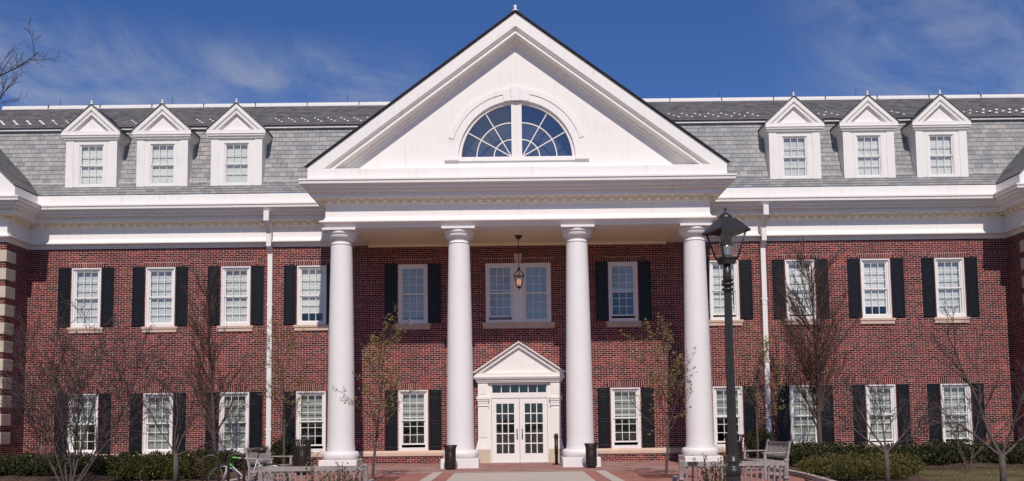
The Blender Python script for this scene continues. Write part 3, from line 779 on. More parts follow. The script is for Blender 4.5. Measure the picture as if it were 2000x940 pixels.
m = MB(); m.face([(XL, -.5, 9.4), (XL, 2.85, 9.4), (XL, 2.85, 13.83), (XL, .66, 12.36), (XL, .10, 10.13)]); m.face([(XL, 3., 13.83), (XR, 3., 13.83), (XR, 9., 13.83), (XL, 9., 13.83)]); m.build('flat_roof', 'slate_d', B)
for x in (-17.9, -13.5, -5.1-1.5, 8.0, 13.4, 18.2):
    m = MB(); m.tube([(x, 2.93, 13.94), (x+.01, 2.93, 14.28)], .009, 5); m.build('lightning_rod', 'iron', B)
# snow guards: diagonal clusters of three on the upper roof
gl = []; x = -19.6
while x < 20.6:
    if not (abs(x) < 4.6 or any(abs(x-dx) < .72 for dx in (-15.22, -12.68, -10.02, 9.97, 12.62, 15.22))):
        for (dx, yy) in ((-.15, 1.24), (0.0, 1.07), (.15, .90)): gl.append((x+dx, yy, 12.36+(yy-.66)*(1.47/2.19)))
    x += .49
gl.sort(key=lambda q: abs(abs(q[0])-8.2)); rest = MB(); g0 = None
def guard(m, x, y, z):
    m.lathe([(.055, .02), (.06, .05), (.045, .085), (.002, .10)], (x, y, z), 8)
for k, (x, y, z) in enumerate(gl):
    if k >= 100: guard(rest, x, y, z); continue
    if g0 is None: m = MB(); m.lathe([(.018, -.02), (.018, .015), (.040, .016), (.044, .036), (.032, .062), (.002, .072)], (0, 0, 0), 8); g0 = m.build('snow_guard', 'frame', B); o = g0
    else: o = g0.copy(); COL.objects.link(o)
    o.location = (x, y, z)
if rest.v: tag(rest.build('snow_guards', 'frame', B), kind='stuff')
# wings' roofs: gable ends facing the front
for s in (-1, 1):
    xe = XW-.52; m = MB(); n = 34; dx = 4.6/n*1.0; cx_ = xe+5.2
    for k in range(n):
        xa = xe+5.2*k/n; xb = xe+5.2*(k+1)/n; za_ = 9.53+(xa-xe); zb_ = 9.53+(xb-xe)
        for (ya, yb_) in ((YW-.56, 6.),):
            m.face([(s*xa, ya, za_+.045), (s*xa, yb_, za_+.045), (s*xb, yb_, zb_+.03), (s*xb, ya, zb_+.03)])
            m.face([(s*xa, ya, za_), (s*xa, yb_, za_), (s*xa, yb_, za_+.045), (s*xa, ya, za_+.045)])
            m.face([(s*xa, ya, za_+.045), (s*xb, ya, zb_+.03), (s*xb, ya, zb_-.01), (s*xa, ya, za_-.01)])
    m.face([(s*cx_, YW-.56, 9.53+5.2), (s*(cx_+5.2), YW-.56, 9.53), (s*(cx_+5.2), 6, 9.53), (s*cx_, 6, 9.53+5.2)])
    m.build('wing_roof', 'slate_w', B)
    m = MB(); yq = YW-.04-.48
    m.prism([(s*xe, 9.50), (s*(xe+.55), 9.50), (s*(cx_), 9.53+5.2-.55), (s*cx_, 9.53+5.2-.012)], yq, yq+.5)
    m.face([(s*(xe+.3), yq+.42, 9.45), (s*(cx_+5), yq+.42, 9.45), (s*cx_, yq+.42, 14.5)])
    m.build('wing_pediment', 'white', B)

# door ------------------------------------------------------------------------
ds = MB()
for s in (-1, 1):
    a, b = 1.095, 1.45
    ds.box(s*a, s*b, -.13, .0, .77, 2.78); ds.box(s*(a+.05), s*(b-.05), -.145, -.12, .86, 1.88)
    ds.box(s*(a-.02), s*(b+.02), -.16, .0, 1.96, 2.0); ds.box(s*(a-.01), s*(b+.01), -.15, .0, 2.05, 2.11)
    ds.box(s*(a-.03), s*(b+.03), -.17, .0, 2.14, 2.20); ds.box(s*(a-.05), s*(b+.05), -.19, .0, 2.20, 2.285)
    ds.box(s*(a+.07), s*(b-.07), -.145, -.12, 2.36, 2.70)
    for z_a, z_b, ex in ((.70, .77, .015), (.63, .70, .03), (.53, .63, .05), (.452, .53, .08)): ds.box(s*(a-ex*.4), s*(b+ex), -.13-ex, .0, z_a, z_b)
    ds.box(s*.985, s*a, -.06, .1, -.03, 2.78)
ds.box(-1.0, 1.0, -.075, .1, 2.705, 2.78)
pr = [(-.05, 2.78), (.02, 2.78), (.02, 2.82), (.05, 2.83), (.05, 2.87), (.10, 2.90), (.12, 2.94), (.13, 2.96), (.13, 2.99), (.10, 3.0), (.10, 3.11), (-.1, 3.115)]
ds.sweep([(-1.47, .02), (-1.47, -.15), (1.47, -.15), (1.47, .02)], pr)
rp = [(-.05, .0), (.19, .0), (.19, .045), (.16, .05), (.14, .085), (.10, .09), (.10, .20), (.05, .21), (.04, .25), (.0, .26), (-.05, .26)]
rake_clip(ds, 4.21, .667, rp, -.15, 3.105, 0)
for s in (-1, 1): ds.face([(s*1.66, -.34, 3.105), (s*1.66, .0, 3.105), (0, .0, 4.21), (0, -.34, 4.21)])
ds.prism([(-1.5, 3.10), (1.5, 3.10), (0, 4.1)], -.15, .0)
dsu = ds.build('door_surround', 'white', B)
for s in (-1, 1): m = MB(); m.box(s*1.03, s*1.53, -.23, .0, G0-.02, .452); m.build('stone_base', 'quoin', dsu, .006)
tr = MB(); tr.box(-.985, .985, -.02, .08, 2.23, 2.42); tr.box(-.985, .985, -.02, .08, 2.69, 2.705); tr.box(-.985, -.945, -.02, .08, 2.42, 2.69); tr.box(.945, .985, -.02, .08, 2.42, 2.69)
for k in range(1, 6): xx = -.945+1.89*k/6; tr.box(xx-.014, xx+.014, -.0, .05, 2.42, 2.69)
tro = tr.build('transom_window', 'frame', B)
m = MB(); m.face([(-.95, .03, 2.42), (.95, .03, 2.42), (.95, .03, 2.69), (-.95, .03, 2.69)]); m.build('glass', 'glass', tro)
for s in (-1, 1):
    d = MB(); a, b = .187, .815; x0, x1 = .006, .975
    d.box(s*x0, s*a, .0, .05, -.02, 2.22); d.box(s*b, s*x1, .0, .05, -.02, 2.22); d.box(s*a, s*b, .001, .049, -.02, .294); d.box(s*a, s*b, .001, .049, 2.035, 2.22)
    for k in (1, 2): xx = a+(b-a)*k/3; d.box(s*(xx-.016), s*(xx+.016), .006, .044, .294, 2.035)
    for k in range(1, 5): zz = .294+1.741*k/5; d.box(s*a, s*b, .008, .042, zz-.018, zz+.018)
    do = d.build('door', 'frame', B)
    m = MB(); m.face([(s*a, .025, .294), (s*b, .025, .294), (s*b, .025, 2.035), (s*a, .025, 2.035)]); m.build('glass', 'glass', do)
    m = MB(); m.box(s*.065, s*.115, -.012, .0, .78, 1.15); m.tube([(s*.09, -.005, 1.08), (s*.09, -.06, 1.04), (s*.09, -.06, .92), (s*.09, -.005, .88)], .012, 8); m.build('handle', 'metal', do)
    m = MB()
    for zz in (.25, 1.10, 2.0): m.tube([(s*.982, -.012, zz-.06), (s*.982, -.012, zz+.06)], .012, 8)
    m.build('hinge', 'metal', do)
m = MB(); m.box(-.98, .98, -.10, .05, G0-.01, -.022); m.build('threshold', 'metal', B)

# downpipes ---------------------------------------------------------------------
def downpipe(x, name='downpipe'):
    m = MB(); w_ = .085
    def seg(a, b, th=.16): m.beam(a, b, w_*2, th)
    m.box(x-.095, x+.095, -.74, -.58, 8.50, 8.86)
    seg((x, -.66, 8.54), (x, -.30, 8.22)); m.box(x-w_, x+w_, -.385, -.225, 7.66, 8.27)
    seg((x, -.305, 7.70), (x, -.09, 7.50)); m.box(x-w_, x+w_, -.165, -.015, .12, 7.55)
    seg((x, -.09, .16), (x, -.24, .02))
    o = m.build(name, 'frame', B, .008)
    for z in (1.2, 3.4, 5.6):
        q = MB(); q.box(x-.11, x+.11, -.17, -.005, z, z+.045); q.build('bracket', 'frame', o)
downpipe(-8.775); downpipe(8.70)

# ------------------------------------------------------------------ porch lantern
L = empty('hanging_lantern', (.03, -1.4, 5.84), 0, 'black hanging lantern with a lit lamp, on a long rod under the porch ceiling', 'lantern')
m = MB(); m.lathe([(.02, 1.76), (.09, 1.80), (.11, 1.87), (.11, 1.895)], n=20); m.box(-.13, .13, -.13, .13, 1.878, 1.892); m.build('ceiling_plate', 'iron', L)
m = MB(); m.tube([(0, 0, .74), (0, 0, 1.8)], .011, 8); m.build('rod', 'iron', L)
m = MB(); rz = pi/6
top, bt = .19, .085; zt_, zb_ = .50, .12
P6 = lambda r, z, k: (r*cos(rz+pi/3*k), r*sin(rz+pi/3*k), z)
for k in range(6):
    m.tube([P6(top, zt_, k), P6(bt, zb_, k)], .010, 5); m.tube([P6(top, zt_, k), P6(top, zt_, k+1)], .014, 5); m.tube([P6(bt, zb_, k), P6(bt, zb_, k+1)], .012, 5)
    m.tube([P6(top+.02, zt_+.02, k), P6(.15, zt_+.10, k), P6(.06, zt_+.19, k), P6(.035, zt_+.22, k)], .010, 5)
m.lathe([(.10, .69), (.055, .71), (.03, .75), (.045, .78), (.02, .80)], n=12); m.lathe([(.004, -.0), (.02, .03), (.012, .06), (.05, .09), (.09, .12)], n=12)
m.build('lantern_frame', 'iron', L)
m = MB()
for k in range(6):
    m.face([P6(top-.004, zt_, k), P6(top-.004, zt_, k+1), P6(bt-.004, zb_, k+1), P6(bt-.004, zb_, k)])
    m.face([P6(top, zt_+.03, k), P6(top, zt_+.03, k+1), P6(.06, zt_+.19, k+1), P6(.06, zt_+.19, k)])
m.build('glass', 'glass', L)
m = MB(); m.lathe([(.02, .18), (.055, .22), (.07, .30), (.055, .38), (.02, .42)], n=16); m.build('lamp', 'bulb', L)

# ------------------------------------------------------------------ street lamp
SLX, SLY = 2.55, -20.95
SLP = empty('street_lamp', (SLX, SLY, G0), R(17), 'tall dark fluted lamp post with a four-sided glazed lantern on top', 'street lamp')
def fluted(mb, r0, r1, z0, z1, n=14):
    k = n*4; i0 = len(mb.v)
    for r, z in ((r0, z0), (r1, z1)):
        for q in range(k):
            rr = r*(1-.09*(q % 4 in (1, 2, 3))-.04*(q % 4 == 2)); an = 2*pi*q/k; mb.v.append((rr*cos(an), rr*sin(an), z))
    for q in range(k):
        q2 = (q+1) % k; mb.f.append((i0+q, i0+q2, i0+k+q2, i0+k+q)); mb.sm.append(False)
m = MB()
m.lathe([(.20, 0), (.20, .12), (.165, .16), (.15, .22), (.12, .24)], n=24)
fluted(m, .098, .088, .2, .84)
m.lathe([(.09, .82), (.098, .845), (.106, .865), (.107, .885), (.098, .905), (.078, .92), (.07, .945), (.072, .965), (.082, .978), (.085, .992), (.08, 1.01), (.066, 1.03), (.063, 1.07)], n=28)
fluted(m, .062, .046, 1.05, 3.30)
m.lathe([(.054, 3.27), (.054, 3.43), (.045, 3.44), (.045, 3.51)], n=20)
m.build('post', 'lamp_iron', SLP)
m = MB(); m.tube([(-.075, 0, 3.275), (.075, 0, 3.30)], .017, 8)
for a in range(0, 360, 20):
    pass
m.lathe([(.07, 3.16), (.078, 3.175), (.07, 3.19)], n=20); m.lathe([(.068, 3.22), (.08, 3.24), (.068, 3.26)], n=20); m.tube([(.045, -.05, 3.20), (.05, -.055, 2.97)], .008, 6)
m.build('collar', 'lamp_iron', SLP)
zb_, ze, zt2 = 3.575, 3.93, 4.085        # tray bottom, eaves, roof top
def ring4(r, z): return [(r*cos(pi/4+pi/2*k), r*sin(pi/4+pi/2*k), z) for k in range(4)]
lm = MB(); q2_ = sqrt(2)
lm.lathe([(.075*q2_, zb_-.075), (.10*q2_, zb_+.005), (.09*q2_, zb_+.01)], n=4, smooth=False, rot=pi/4)
A, Bq = ring4(.10*q2_, zb_), ring4(.185*q2_, ze)
for k in range(4):
    lm.tube([A[k], Bq[k]], .013, 6); lm.tube([Bq[k], Bq[(k+1) % 4]], .014, 6); lm.tube([A[k], A[(k+1) % 4]], .012, 6)
lmo = lm.build('lantern_frame', 'lamp_iron', SLP)
m = MB(); C1, C2 = ring4(.225*q2_, ze+.0), ring4(.095*q2_, zt2)
for k in range(4):
    k2 = (k+1) % 4; m.face([C1[k], C1[k2], C2[k2], C2[k]]); m.face([C1[k2], C1[k], Bq[k], Bq[k2]])
    C3 = ring4(.225*q2_, ze-.022); m.face([C3[k], C3[k2], C1[k2], C1[k]]); 
m.face(C2[::-1]); m.lathe([(.085, zt2+.0), (.088, zt2+.01), (.08, zt2+.04), (.05, zt2+.07), (.02, zt2+.088), (.009, zt2+.105), (.009, zt2+.115), (.018, zt2+.122), (.021, zt2+.135), (.016, zt2+.148), (.002, zt2+.154)], n=24)
m.build('lantern_roof', 'lamp_iron', SLP)
m = MB()
for k in range(4):
    k2 = (k+1) % 4; m.face([A[k], A[k2], Bq[k2], Bq[k]])
m.build('glass', 'glass', SLP)
m = MB(); m.lathe([(.03, ze-.0), (.03, ze-.06), (.085, ze-.19), (.09, ze-.20)], n=24); m.build('lamp_housing', 'iron', SLP)
m = MB(); m.lathe([(.088, ze-.20), (.084, ze-.215), (.066, ze-.245), (.062, ze-.28), (.07, ze-.315), (.045, ze-.33)], n=24); m.build('reflector', 'reflector', SLP)

# ------------------------------------------------------------------ benches
def bench(L=1.56, nslat=17):
    root = empty('park_bench')
    h = L/2
    for s in (-1, 1):
        for nm, (y, zt) in (('leg', (-.27, .62)), ('leg', (.27, .92))):
            m = MB(); m.box(s*h-.032, s*h+.032, y-.03, y+.03, 0, zt if y < 0 else .43)
            if y > 0: m.beam((s*h, y, .42), (s*h, y+.10, zt-.02), .064, .055, up=(0, 1, 0)); m.box(s*h-.034, s*h+.034, y+.07, y+.13, zt-.04, zt)
            m.build(nm, 'teak', root, .004)
        m = MB(); m.box(s*h-.035, s*h+.035, -.33, .36, .62, .652); m.build('armrest', 'teak', root, .01)
    m = MB(); m.box(-h+.03, h-.03, -.25, -.22, .34, .41); m.box(-h+.03, h-.03, .26, .29, .34, .41)
    for k in range(6): m.box(-h+.0, h-.0, -.30+k*.092, -.30+k*.092+.072, .41, .43)
    for s in (-1, 1): m.box(s*h-.02, s*h+.02, -.24, .26, .30, .38); m.box(s*h-.018, s*h+.018, -.24, .26, .12, .16)
    m.build('seat', 'teak', root)
    m = MB(); m.box(-h+.03, h-.03, .345, .385, .82, .89); m.box(-h+.03, h-.03, .275, .305, .49, .545)
    for k in range(nslat):
        xx = -h+.085+(L-.17)*k/(nslat-1); m.beam((xx, .295, .52), (xx, .362, .84), .028, .016, up=(0, 1, 0))
    m.build('backrest', 'teak', root)
    return root
b0 = bench()
BN = [(-3.20, -18.45, R(180), 'weathered bench seen from behind, left of the paved walk, with thin shrub sprigs before it'),
      (3.06, -18.45, R(180), 'weathered bench seen from behind, with the lamp post standing in front of it'),
      (6.15, -9.0, R(-86), 'weathered bench turned sideways on the right, facing the walk, beside the low shrubs'),
      (-6.35, -9.1, R(86), 'weathered bench turned sideways on the left, behind the parked bicycle')]
for k, (x, y, rz, lb) in enumerate(BN):
    o = b0 if k == 0 else copy_tree(b0)
    # local +y is the back: the two front ones turn it to the camera
    o.location = (x, y, G0); o.rotation_euler = (0, 0, rz); tag(o, lb, 'bench', 'wooden benches round the plaza')

# ------------------------------------------------------------------ litter bins
def litter_bin(r, h, flare, n, bands):
    root = empty('litter_bin'); m = MB()
    for k in range(n):
        a = 2*pi*k/n; c, s_ = cos(a), sin(a); t = (-s_, c, 0)
        m.obox((r*c, r*s_, (.06+h*.83)/2), t, (c, s_, 0), (0, 0, 1), pi*r/n*.66, .006, (h*.83-.06)/2)
        m.beam((r*c, r*s_, h*.83), ((r+flare*.45)*c, (r+flare*.45)*s_, h*.93), 2*pi*r/n*.6, .01, up=(c, s_, 0)); m.beam(((r+flare*.45)*c, (r+flare*.45)*s_, h*.93), ((r+flare)*c, (r+flare)*s_, h), 2*pi*r/n*.6, .01, up=(c, s_, 0))
    m.build('slats', 'bin', root)
    m = MB()
    for z in bands: m.lathe([(r-.012, z), (r+.004, z), (r+.004, z+.035), (r-.012, z+.035)], n=32, smooth=False)
    m.tube([((r+flare)*cos(2*pi*k/28), (r+flare)*sin(2*pi*k/28), h) for k in range(29)], .011, 6)
    m.lathe([(r*.8, 0), (r*.82, .06)], n=24); m.build('rim', 'bin', root)
    m = MB(); m.lathe([(r*.88, .05), (r*.9, h*.80), (r*.86, h*.80), (r*.84, .07)], n=24); m.build('liner', 'iron', root)
    return root
s0 = litter_bin(.165, .745, .045, 20, (.07, .60))
s0.location = (-2.17, -3.95, G0); tag(s0, 'slim black slatted litter bin before the column left of the door', 'litter bin', 'slim litter bins by the door columns')
s1 = copy_tree(s0); s1.location = (2.17, -3.90, G0); tag(s1, 'slim black slatted litter bin before the column right of the door', 'litter bin', 'slim litter bins by the door columns')
s2 = litter_bin(.235, 1.0, .05, 26, (.08, .76))
s2.location = (-6.33, -5.7, G0); tag(s2, 'wide dark slatted litter bin behind the sideways bench on the left', 'litter bin', 'wide litter bins beside the sideways benches')
s3 = copy_tree(s2); s3.location = (6.15, -5.7, G0); tag(s3, 'wide dark slatted litter bin mostly hidden behind the lamp post', 'litter bin', 'wide litter bins beside the sideways benches')

A_ = empty('ash_receptacle', (1.19, -1.85, G0), 0, 'slim black cigarette post between the door and the column', 'ash receptacle')
m = MB(); m.lathe([(.13, 0), (.13, .02), (.05, .03)], n=24); m.build('base', 'iron', A_)
m = MB(); m.lathe([(.052, .03), (.052, .35), (.062, .36), (.062, .86)], n=24); m.build('body', 'iron', A_)
m = MB(); m.lathe([(.064, .86), (.07, .88), (.07, .98), (.055, 1.02), (.02, 1.035)], n=24); m.build('cap', 'iron', A_)

# ------------------------------------------------------------------ bicycle and racks
BK = empty('bicycle', (-5.74, -13.3, G0), R(183), 'white and green bicycle parked at the iron hoops, saddle to the right', 'bicycle')
def wheel(x):
    r = .335; w_ = MB(); w_.tube([(x+r*cos(2*pi*k/40), 0, r+r*sin(2*pi*k/40)) for k in range(41)], .017, 8); o = w_.build('wheel', 'rubber', BK)
    q = MB(); q.tube([(x+.305*cos(2*pi*k/40), 0, r+.305*sin(2*pi*k/40)) for k in range(41)], .010, 6)
    for k in range(18):
        a = 2*pi*k/18; q.tube([(x+.02*cos(a+.5), .02*(-1)**k, r+.02*sin(a+.5)), (x+.3*cos(a), 0, r+.3*sin(a))], .0018, 4)
    q.lathe([(.02, -.03), (.02, .03)], (x, 0, r), 8); q.build('rim', 'metal', o)
wheel(-.50); wheel(.50)
bb = (-.06, 0, .28); st = (-.20, 0, .78); hd = (.36, 0, .82); hb = (.39, 0, .70)
m = MB(); m.tube([st, hd], .014, 8); m.tube([bb, hb], .018, 8); m.tube([bb, st], .014, 8)
for s in (-1, 1): m.tube([(-.50, s*.05, .335), (-.08, s*.03, .28)], .010, 6); m.tube([(-.50, s*.05, .335), (-.19, s*.02, .74)], .009, 6)
m.build('frame', 'bikewhite', BK)
m = MB(); m.tube([hd, hb], .024, 8); m.tube([(.20, 0, .806), (.35, 0, .822)], .019, 8); m.tube([(.31, 0, .63), (.385, 0, .70)], .023, 8); m.build('head_tube', 'bikegreen', BK)
m = MB()
for s in (-1, 1): m.tube([(.40, s*.045, .66), (.50, s*.05, .335)], .012, 6)
m.tube([(.395, -.05, .67), (.395, .05, .67)], .016, 6); m.build('fork', 'bikewhite', BK)
m = MB(); m.tube([hd, (.345, 0, .93), (.40, 0, .95)], .013, 8); m.tube([(.40, -.30, .97), (.42, 0, .95), (.40, .30, .97)], .013, 8)
for s in (-1, 1): m.tube([(.40, s*.2, .965), (.385, s*.31, .972)], .018, 8)
m.build('handlebar', 'iron', BK)
m = MB(); m.tube([st, (-.235, 0, .93)], .013, 8); m.tube([(-.37, 0, .955), (-.28, 0, .965), (-.16, 0, .955), (-.08, 0, .945)], [.055, .07, .035, .018], 8); m.build('saddle', 'iron', BK)
m = MB(); m.lathe([(.085, -.004), (.085, .004)], (0, 0, 0), 24); o = m.build('crank', 'metal', BK); o.rotation_euler = (pi/2, 0, 0); o.location = (-.06, -.05, .28)
m = MB(); m.tube([(-.06, -.09, .28), (.08, -.09, .19)], .010, 6); m.box(.04, .14, -.17, -.10, .18, .20); m.tube([(-.06, .09, .28), (-.2, .09, .37)], .010, 6); m.box(-.26, -.16, .10, .17, .36, .38); m.build('pedals', 'iron', BK)
def hoop(x, y, rz, lb):
    o = MB(); r = .15; pts = [(-r, 0, -.02), (-r, 0, .76)]+[(-r*cos(pi*k/12), 0, .76+r*sin(pi*k/12)) for k in range(1, 12)]+[(r, 0, .76), (r, 0, -.02)]
    o.tube(pts, .027, 12); h = o.build('bicycle_rack', 'bin'); h.location = (x, y, G0); h.rotation_euler = (0, 0, rz); tag(h, lb, 'bicycle rack', 'iron hoops of the bicycle rack'); return h
hoop(-6.10, -14.55, R(12), 'bare dark iron hoop left of the bicycle, the nearer of two'); hoop(-5.77, -14.0, R(12), 'dark iron hoop overlapping the front of the bicycle')

# ------------------------------------------------------------------ plants
def perp(d, rnd):
    a = Vector((rnd.gauss(0, 1), rnd.gauss(0, 1), rnd.gauss(0, 1))); a -= d*a.dot(d)
    return a.normalized() if a.length > 1e-5 else Vector((1, 0, 0))
def limb(mb, p, d, L, r0, r1, rnd, n, wob, up, sides=5):
    pts = [Vector(p)]; rad = [r0]; d = Vector(d).normalized(); ds_ = []
    for k in range(n):
        d = (d+perp(d, rnd)*wob+Vector((0, 0, up))).normalized(); ds_.append(d.copy())
        pts.append(pts[-1]+d*(L/n)); rad.append(r0+(r1-r0)*(k+1)/n)
    mb.tube(pts, rad, sides, cap=False); return pts, rad, ds_
def spray(tr, cr, tips, p, d, L, r, lvl, spec, rnd):
    """recursive branching; lvl 0 goes in the trunk mesh, the rest in the crown"""
    S = spec[lvl]
    pts, rad, ds_ = limb(tr if lvl == 0 else cr, p, d, L, r, r*S.get('taper', .35), rnd, S.get('n', 5), S.get('wob', .12), S.get('up', .03), 7 if lvl == 0 else (5 if lvl == 1 else 3))
    if lvl+1 >= len(spec):
        tips.append((pts[-1], ds_[-1])); 
        if L > .2: tips.append((pts[len(pts)//2], ds_[-1]))
        return
    C = spec[lvl+1]; cnt = C['count'] if not isinstance(C['count'], tuple) else rnd.randint(*C['count'])
    for k in range(cnt):
        t = C['from']+(C.get('to', 1.)-C['from'])*(k+rnd.random())/cnt; t = min(t, .999)
        f = t*(len(pts)-1); i = int(f); q = pts[i].lerp(pts[min(i+1, len(pts)-1)], f-i); dd = ds_[min(i, len(ds_)-1)]
        an = R(rnd.uniform(*C['ang'])); side = perp(dd, rnd)
        if lvl == 0 and C.get('flat'): side = Vector((side.x, side.y*.6, 0)).normalized()
        nd = dd*cos(an)+side*sin(an)
        Lc = C['len']*rnd.uniform(.7, 1.15)*(1-C.get('fade', .4)*t) if C.get('abs') else L*C['len']*rnd.uniform(.65, 1.15)*(1-C.get('fade', .4)*t)
        spray(tr, cr, tips, q, nd, Lc, max((rad[i])*C.get('rr', .5), C.get('rmin', .0025)), lvl+1, spec, rnd)
def mk_tree(name, x, y, z, label, cat, spec, stems, seed, bark='bark', twig='twig', buds=None, bsize=.028, nb=3, group=None):
    rnd = random.Random(seed); root = empty(name, (x, y, z), 0, label, cat, group); tr, cr = MB(), MB(); tips = []
    for (p, d, L, r) in stems: r = r*(.78 if len(stems) > 1 else 1.); spray(tr, cr, tips, Vector(p), Vector(d), L, r, 0, spec, rnd)
    tr.build('trunk', bark, root); c = cr.build('crown', twig, root)
    if buds:
        b = MB()
        for p, d in tips:
            for k in range(nb):
                q = p-d*rnd.uniform(0, .16)+Vector((rnd.gauss(0, .02), rnd.gauss(0, .02), rnd.gauss(0, .02)))
                a = perp(Vector((0, 0, 1)), rnd)*bsize*rnd.uniform(.5, 1.2); e = perp(a.normalized(), rnd)*bsize*rnd.uniform(.4, .9)
                b.face([q-a, q-e, q+a, q+e])
        b.build('buds', buds, c)
    return root
VASE = [dict(n=10, wob=.05, up=.02, taper=.2), dict(count=(19, 22), **{'from': .27}, ang=(28, 46), len=.47, fade=.45, rr=.42, n=6, wob=.09, up=.035),
        dict(count=(7, 9), **{'from': .18}, ang=(25, 48), len=.42, fade=.4, rr=.5, rmin=.005, n=4, wob=.12, up=.05), dict(count=(3, 4), **{'from': .25}, ang=(25, 55), len=.42, rr=.5, rmin=.0025, n=3, wob=.15, up=.04)]
young = [('small tree with yellow-green buds between the left downpipe and the first column', -7.30, -4.0, 4.35, 21),
         ('small budding tree in front of the wall just right of the first column', -3.92, -8.2, 3.95, 32),
         ('small budding tree standing left of the fourth column, its twigs crossing the shaft', 3.75, -8.3, 3.85, 43),
         ('small yellow-budded tree between the lamp post and the right downpipe', 7.15, -4.4, 4.0, 54)]
for lb, x, y, H, sd_ in young:
    mk_tree('young_tree', x, y, G0, lb, 'tree', VASE, [((0, 0, -.05), (.01, 0, 1), H*.93, .042)], sd_, 'bark', 'twig', 'bud', .026, 5, 'young budding trees along the front')
FAST = [dict(n=12, wob=.03, up=.03, taper=.15), dict(count=(52, 56), **{'from': .14}, ang=(19, 37), len=.52, fade=.66, rr=.38, rmin=.009, n=6, wob=.05, up=.022),
        dict(count=(11, 13), **{'from': .12}, ang=(12, 30), len=.42, fade=.4, rr=.55, rmin=.007, n=4, wob=.07, up=.05), dict(count=(5, 6), **{'from': .2}, ang=(14, 35), len=.58, rr=.65, rmin=.0062, n=3, wob=.1, up=.04)]
mk_tree('upright_tree', 9.38, -3.5, G0, 'tall narrow bare tree with dense reddish twigs, right of the right downpipe', 'tree', FAST, [((0, 0, -.05), (-.0, 0, 1), 6.2, .085)], 7, 'bark', 'twig_r')
FAST2 = [dict(FAST[0]), dict(FAST[1], count=(40, 44), len=.44), dict(FAST[2], count=(9, 10)), dict(FAST[3], count=(4, 5))]
mk_tree('upright_tree', -9.55, -3.5, G0, 'tall narrow bare tree with upright twigs before the third window bay from the left', 'tree', FAST2, [((0, 0, -.05), (.005, 0, 1), 5.7, .075)], 17, 'bark', 'twig_r')
MULTI = [dict(n=9, wob=.10, up=.03, taper=.18), dict(count=(11, 12), **{'from': .16}, ang=(24, 50), len=.60, fade=.35, rr=.5, n=6, wob=.12, up=.04),
         dict(count=(7, 8), **{'from': .15}, ang=(25, 50), len=.48, fade=.3, rr=.55, rmin=.007, n=5, wob=.14, up=.03), dict(count=(6, 7), **{'from': .15}, ang=(25, 60), len=.52, rr=.65, rmin=.0056, n=3, wob=.16, up=.02)]
st = [((0, 0, 0), (-.42, .1, 1), 3.0, .034), ((.1, 0, 0), (-.20, -.2, 1), 3.4, .038), ((.18, .1, 0), (.02, .2, 1), 3.6, .040), ((.3, 0, 0), (.18, -.1, 1), 3.7, .044), ((.36, .1, 0), (.42, .1, 1), 3.5, .040), ((.42, 0, 0), (.70, 0, 1), 3.0, .032), ((.05, 0, 0), (-.62, .1, 1), 2.1, .020), ((.24, .1, 0), (.08, -.1, 1), 3.4, .03), ((.12, .1, 0), (-.08, .1, 1), 3.0, .03)]
mk_tree('multi_stem_tree', -11.75, -8.9, G0, 'bare many-stemmed shrub tree spreading before the leftmost window bay', 'tree', MULTI, st, 5, 'bark_l', 'twig')
FORK = [dict(n=7, wob=.13, up=.02, taper=.22), dict(count=(8, 9), **{'from': .18}, ang=(22, 50), len=.58, fade=.3, rr=.5, n=5, wob=.15, up=.03),
        dict(count=(6, 7), **{'from': .15}, ang=(25, 55), len=.52, fade=.3, rr=.55, rmin=.006, n=4, wob=.16, up=.02), dict(count=(4, 5), **{'from': .15}, ang=(25, 60), len=.5, rr=.6, rmin=.0042, n=3, wob=.16, up=.02)]
def forked(name, x, y, fork_z, r, stems, lb, seed, bark='bark_l', twig='bark', spec=FORK):
    rnd = random.Random(seed)
    o = mk_tree(name, x, y, G0, lb, 'tree', spec, [((0, 0, fork_z-.02), d, L, rr) for d, L, rr in stems], seed, bark, twig)
    tb = MB(); tb.tube([(0, .01, -.05), (.01, 0, fork_z*.5), (0, 0, fork_z+.03)], [r*1.15, r, r*.95], 10)
    trunk = [c for c in o.children if c.name.startswith('trunk')][0]
    tm = tb.build('stem_tmp', bark); me = trunk.data; import bmesh
    bm = bmesh.new(); bm.from_mesh(me); bm.from_mesh(tm.data); bm.to_mesh(me); bm.free(); bpy.data.objects.remove(tm)
    return o
forked('forked_tree', -8.72, -9.2, .74, .065, [((-.42, .1, .9), 1.6, .027), ((-.15, .2, 1), 2.2, .032), ((.10, -.2, 1), 2.1, .030), ((.36, .1, .9), 1.7, .026), ((1.2, -.2, .45), 2.0, .022)], 'small bare tree with a pale forked trunk left of the iron hoops', 61, twig='twig')
forked('forked_tree', 7.68, -12.9, .76, .052, [((-1.15, .1, .55), 1.75, .033), ((-.55, .3, .9), 1.6, .03), ((.0, .1, 1), 1.55, .03), ((.75, -.1, .8), 1.3, .028), ((1., .2, .45), 1.2, .024)], 'low pale-trunked bare tree spreading over the light green shrubs on the right', 62)
forked('forked_tree', 9.55, -14.0, .70, .062, [((-.95, .1, 1.0), 1.5, .035), ((-.42, .1, 1.25), 2.75, .054), ((.45, -.1, 1), 1.9, .04), ((.9, .1, .6), 1.6, .035)], 'pale-trunked bare tree at the right edge with one long limb leaning left', 64)
st = [((0, 0, 0), (-.42, 0, 1), 1.9, .022), ((.03, .02, 0), (-.12, .1, 1), 2.2, .026), ((.08, 0, 0), (.10, .1, 1), 2.3, .028), ((.1, 0, .35), (.7, 0, .8), 1.5, .018)]
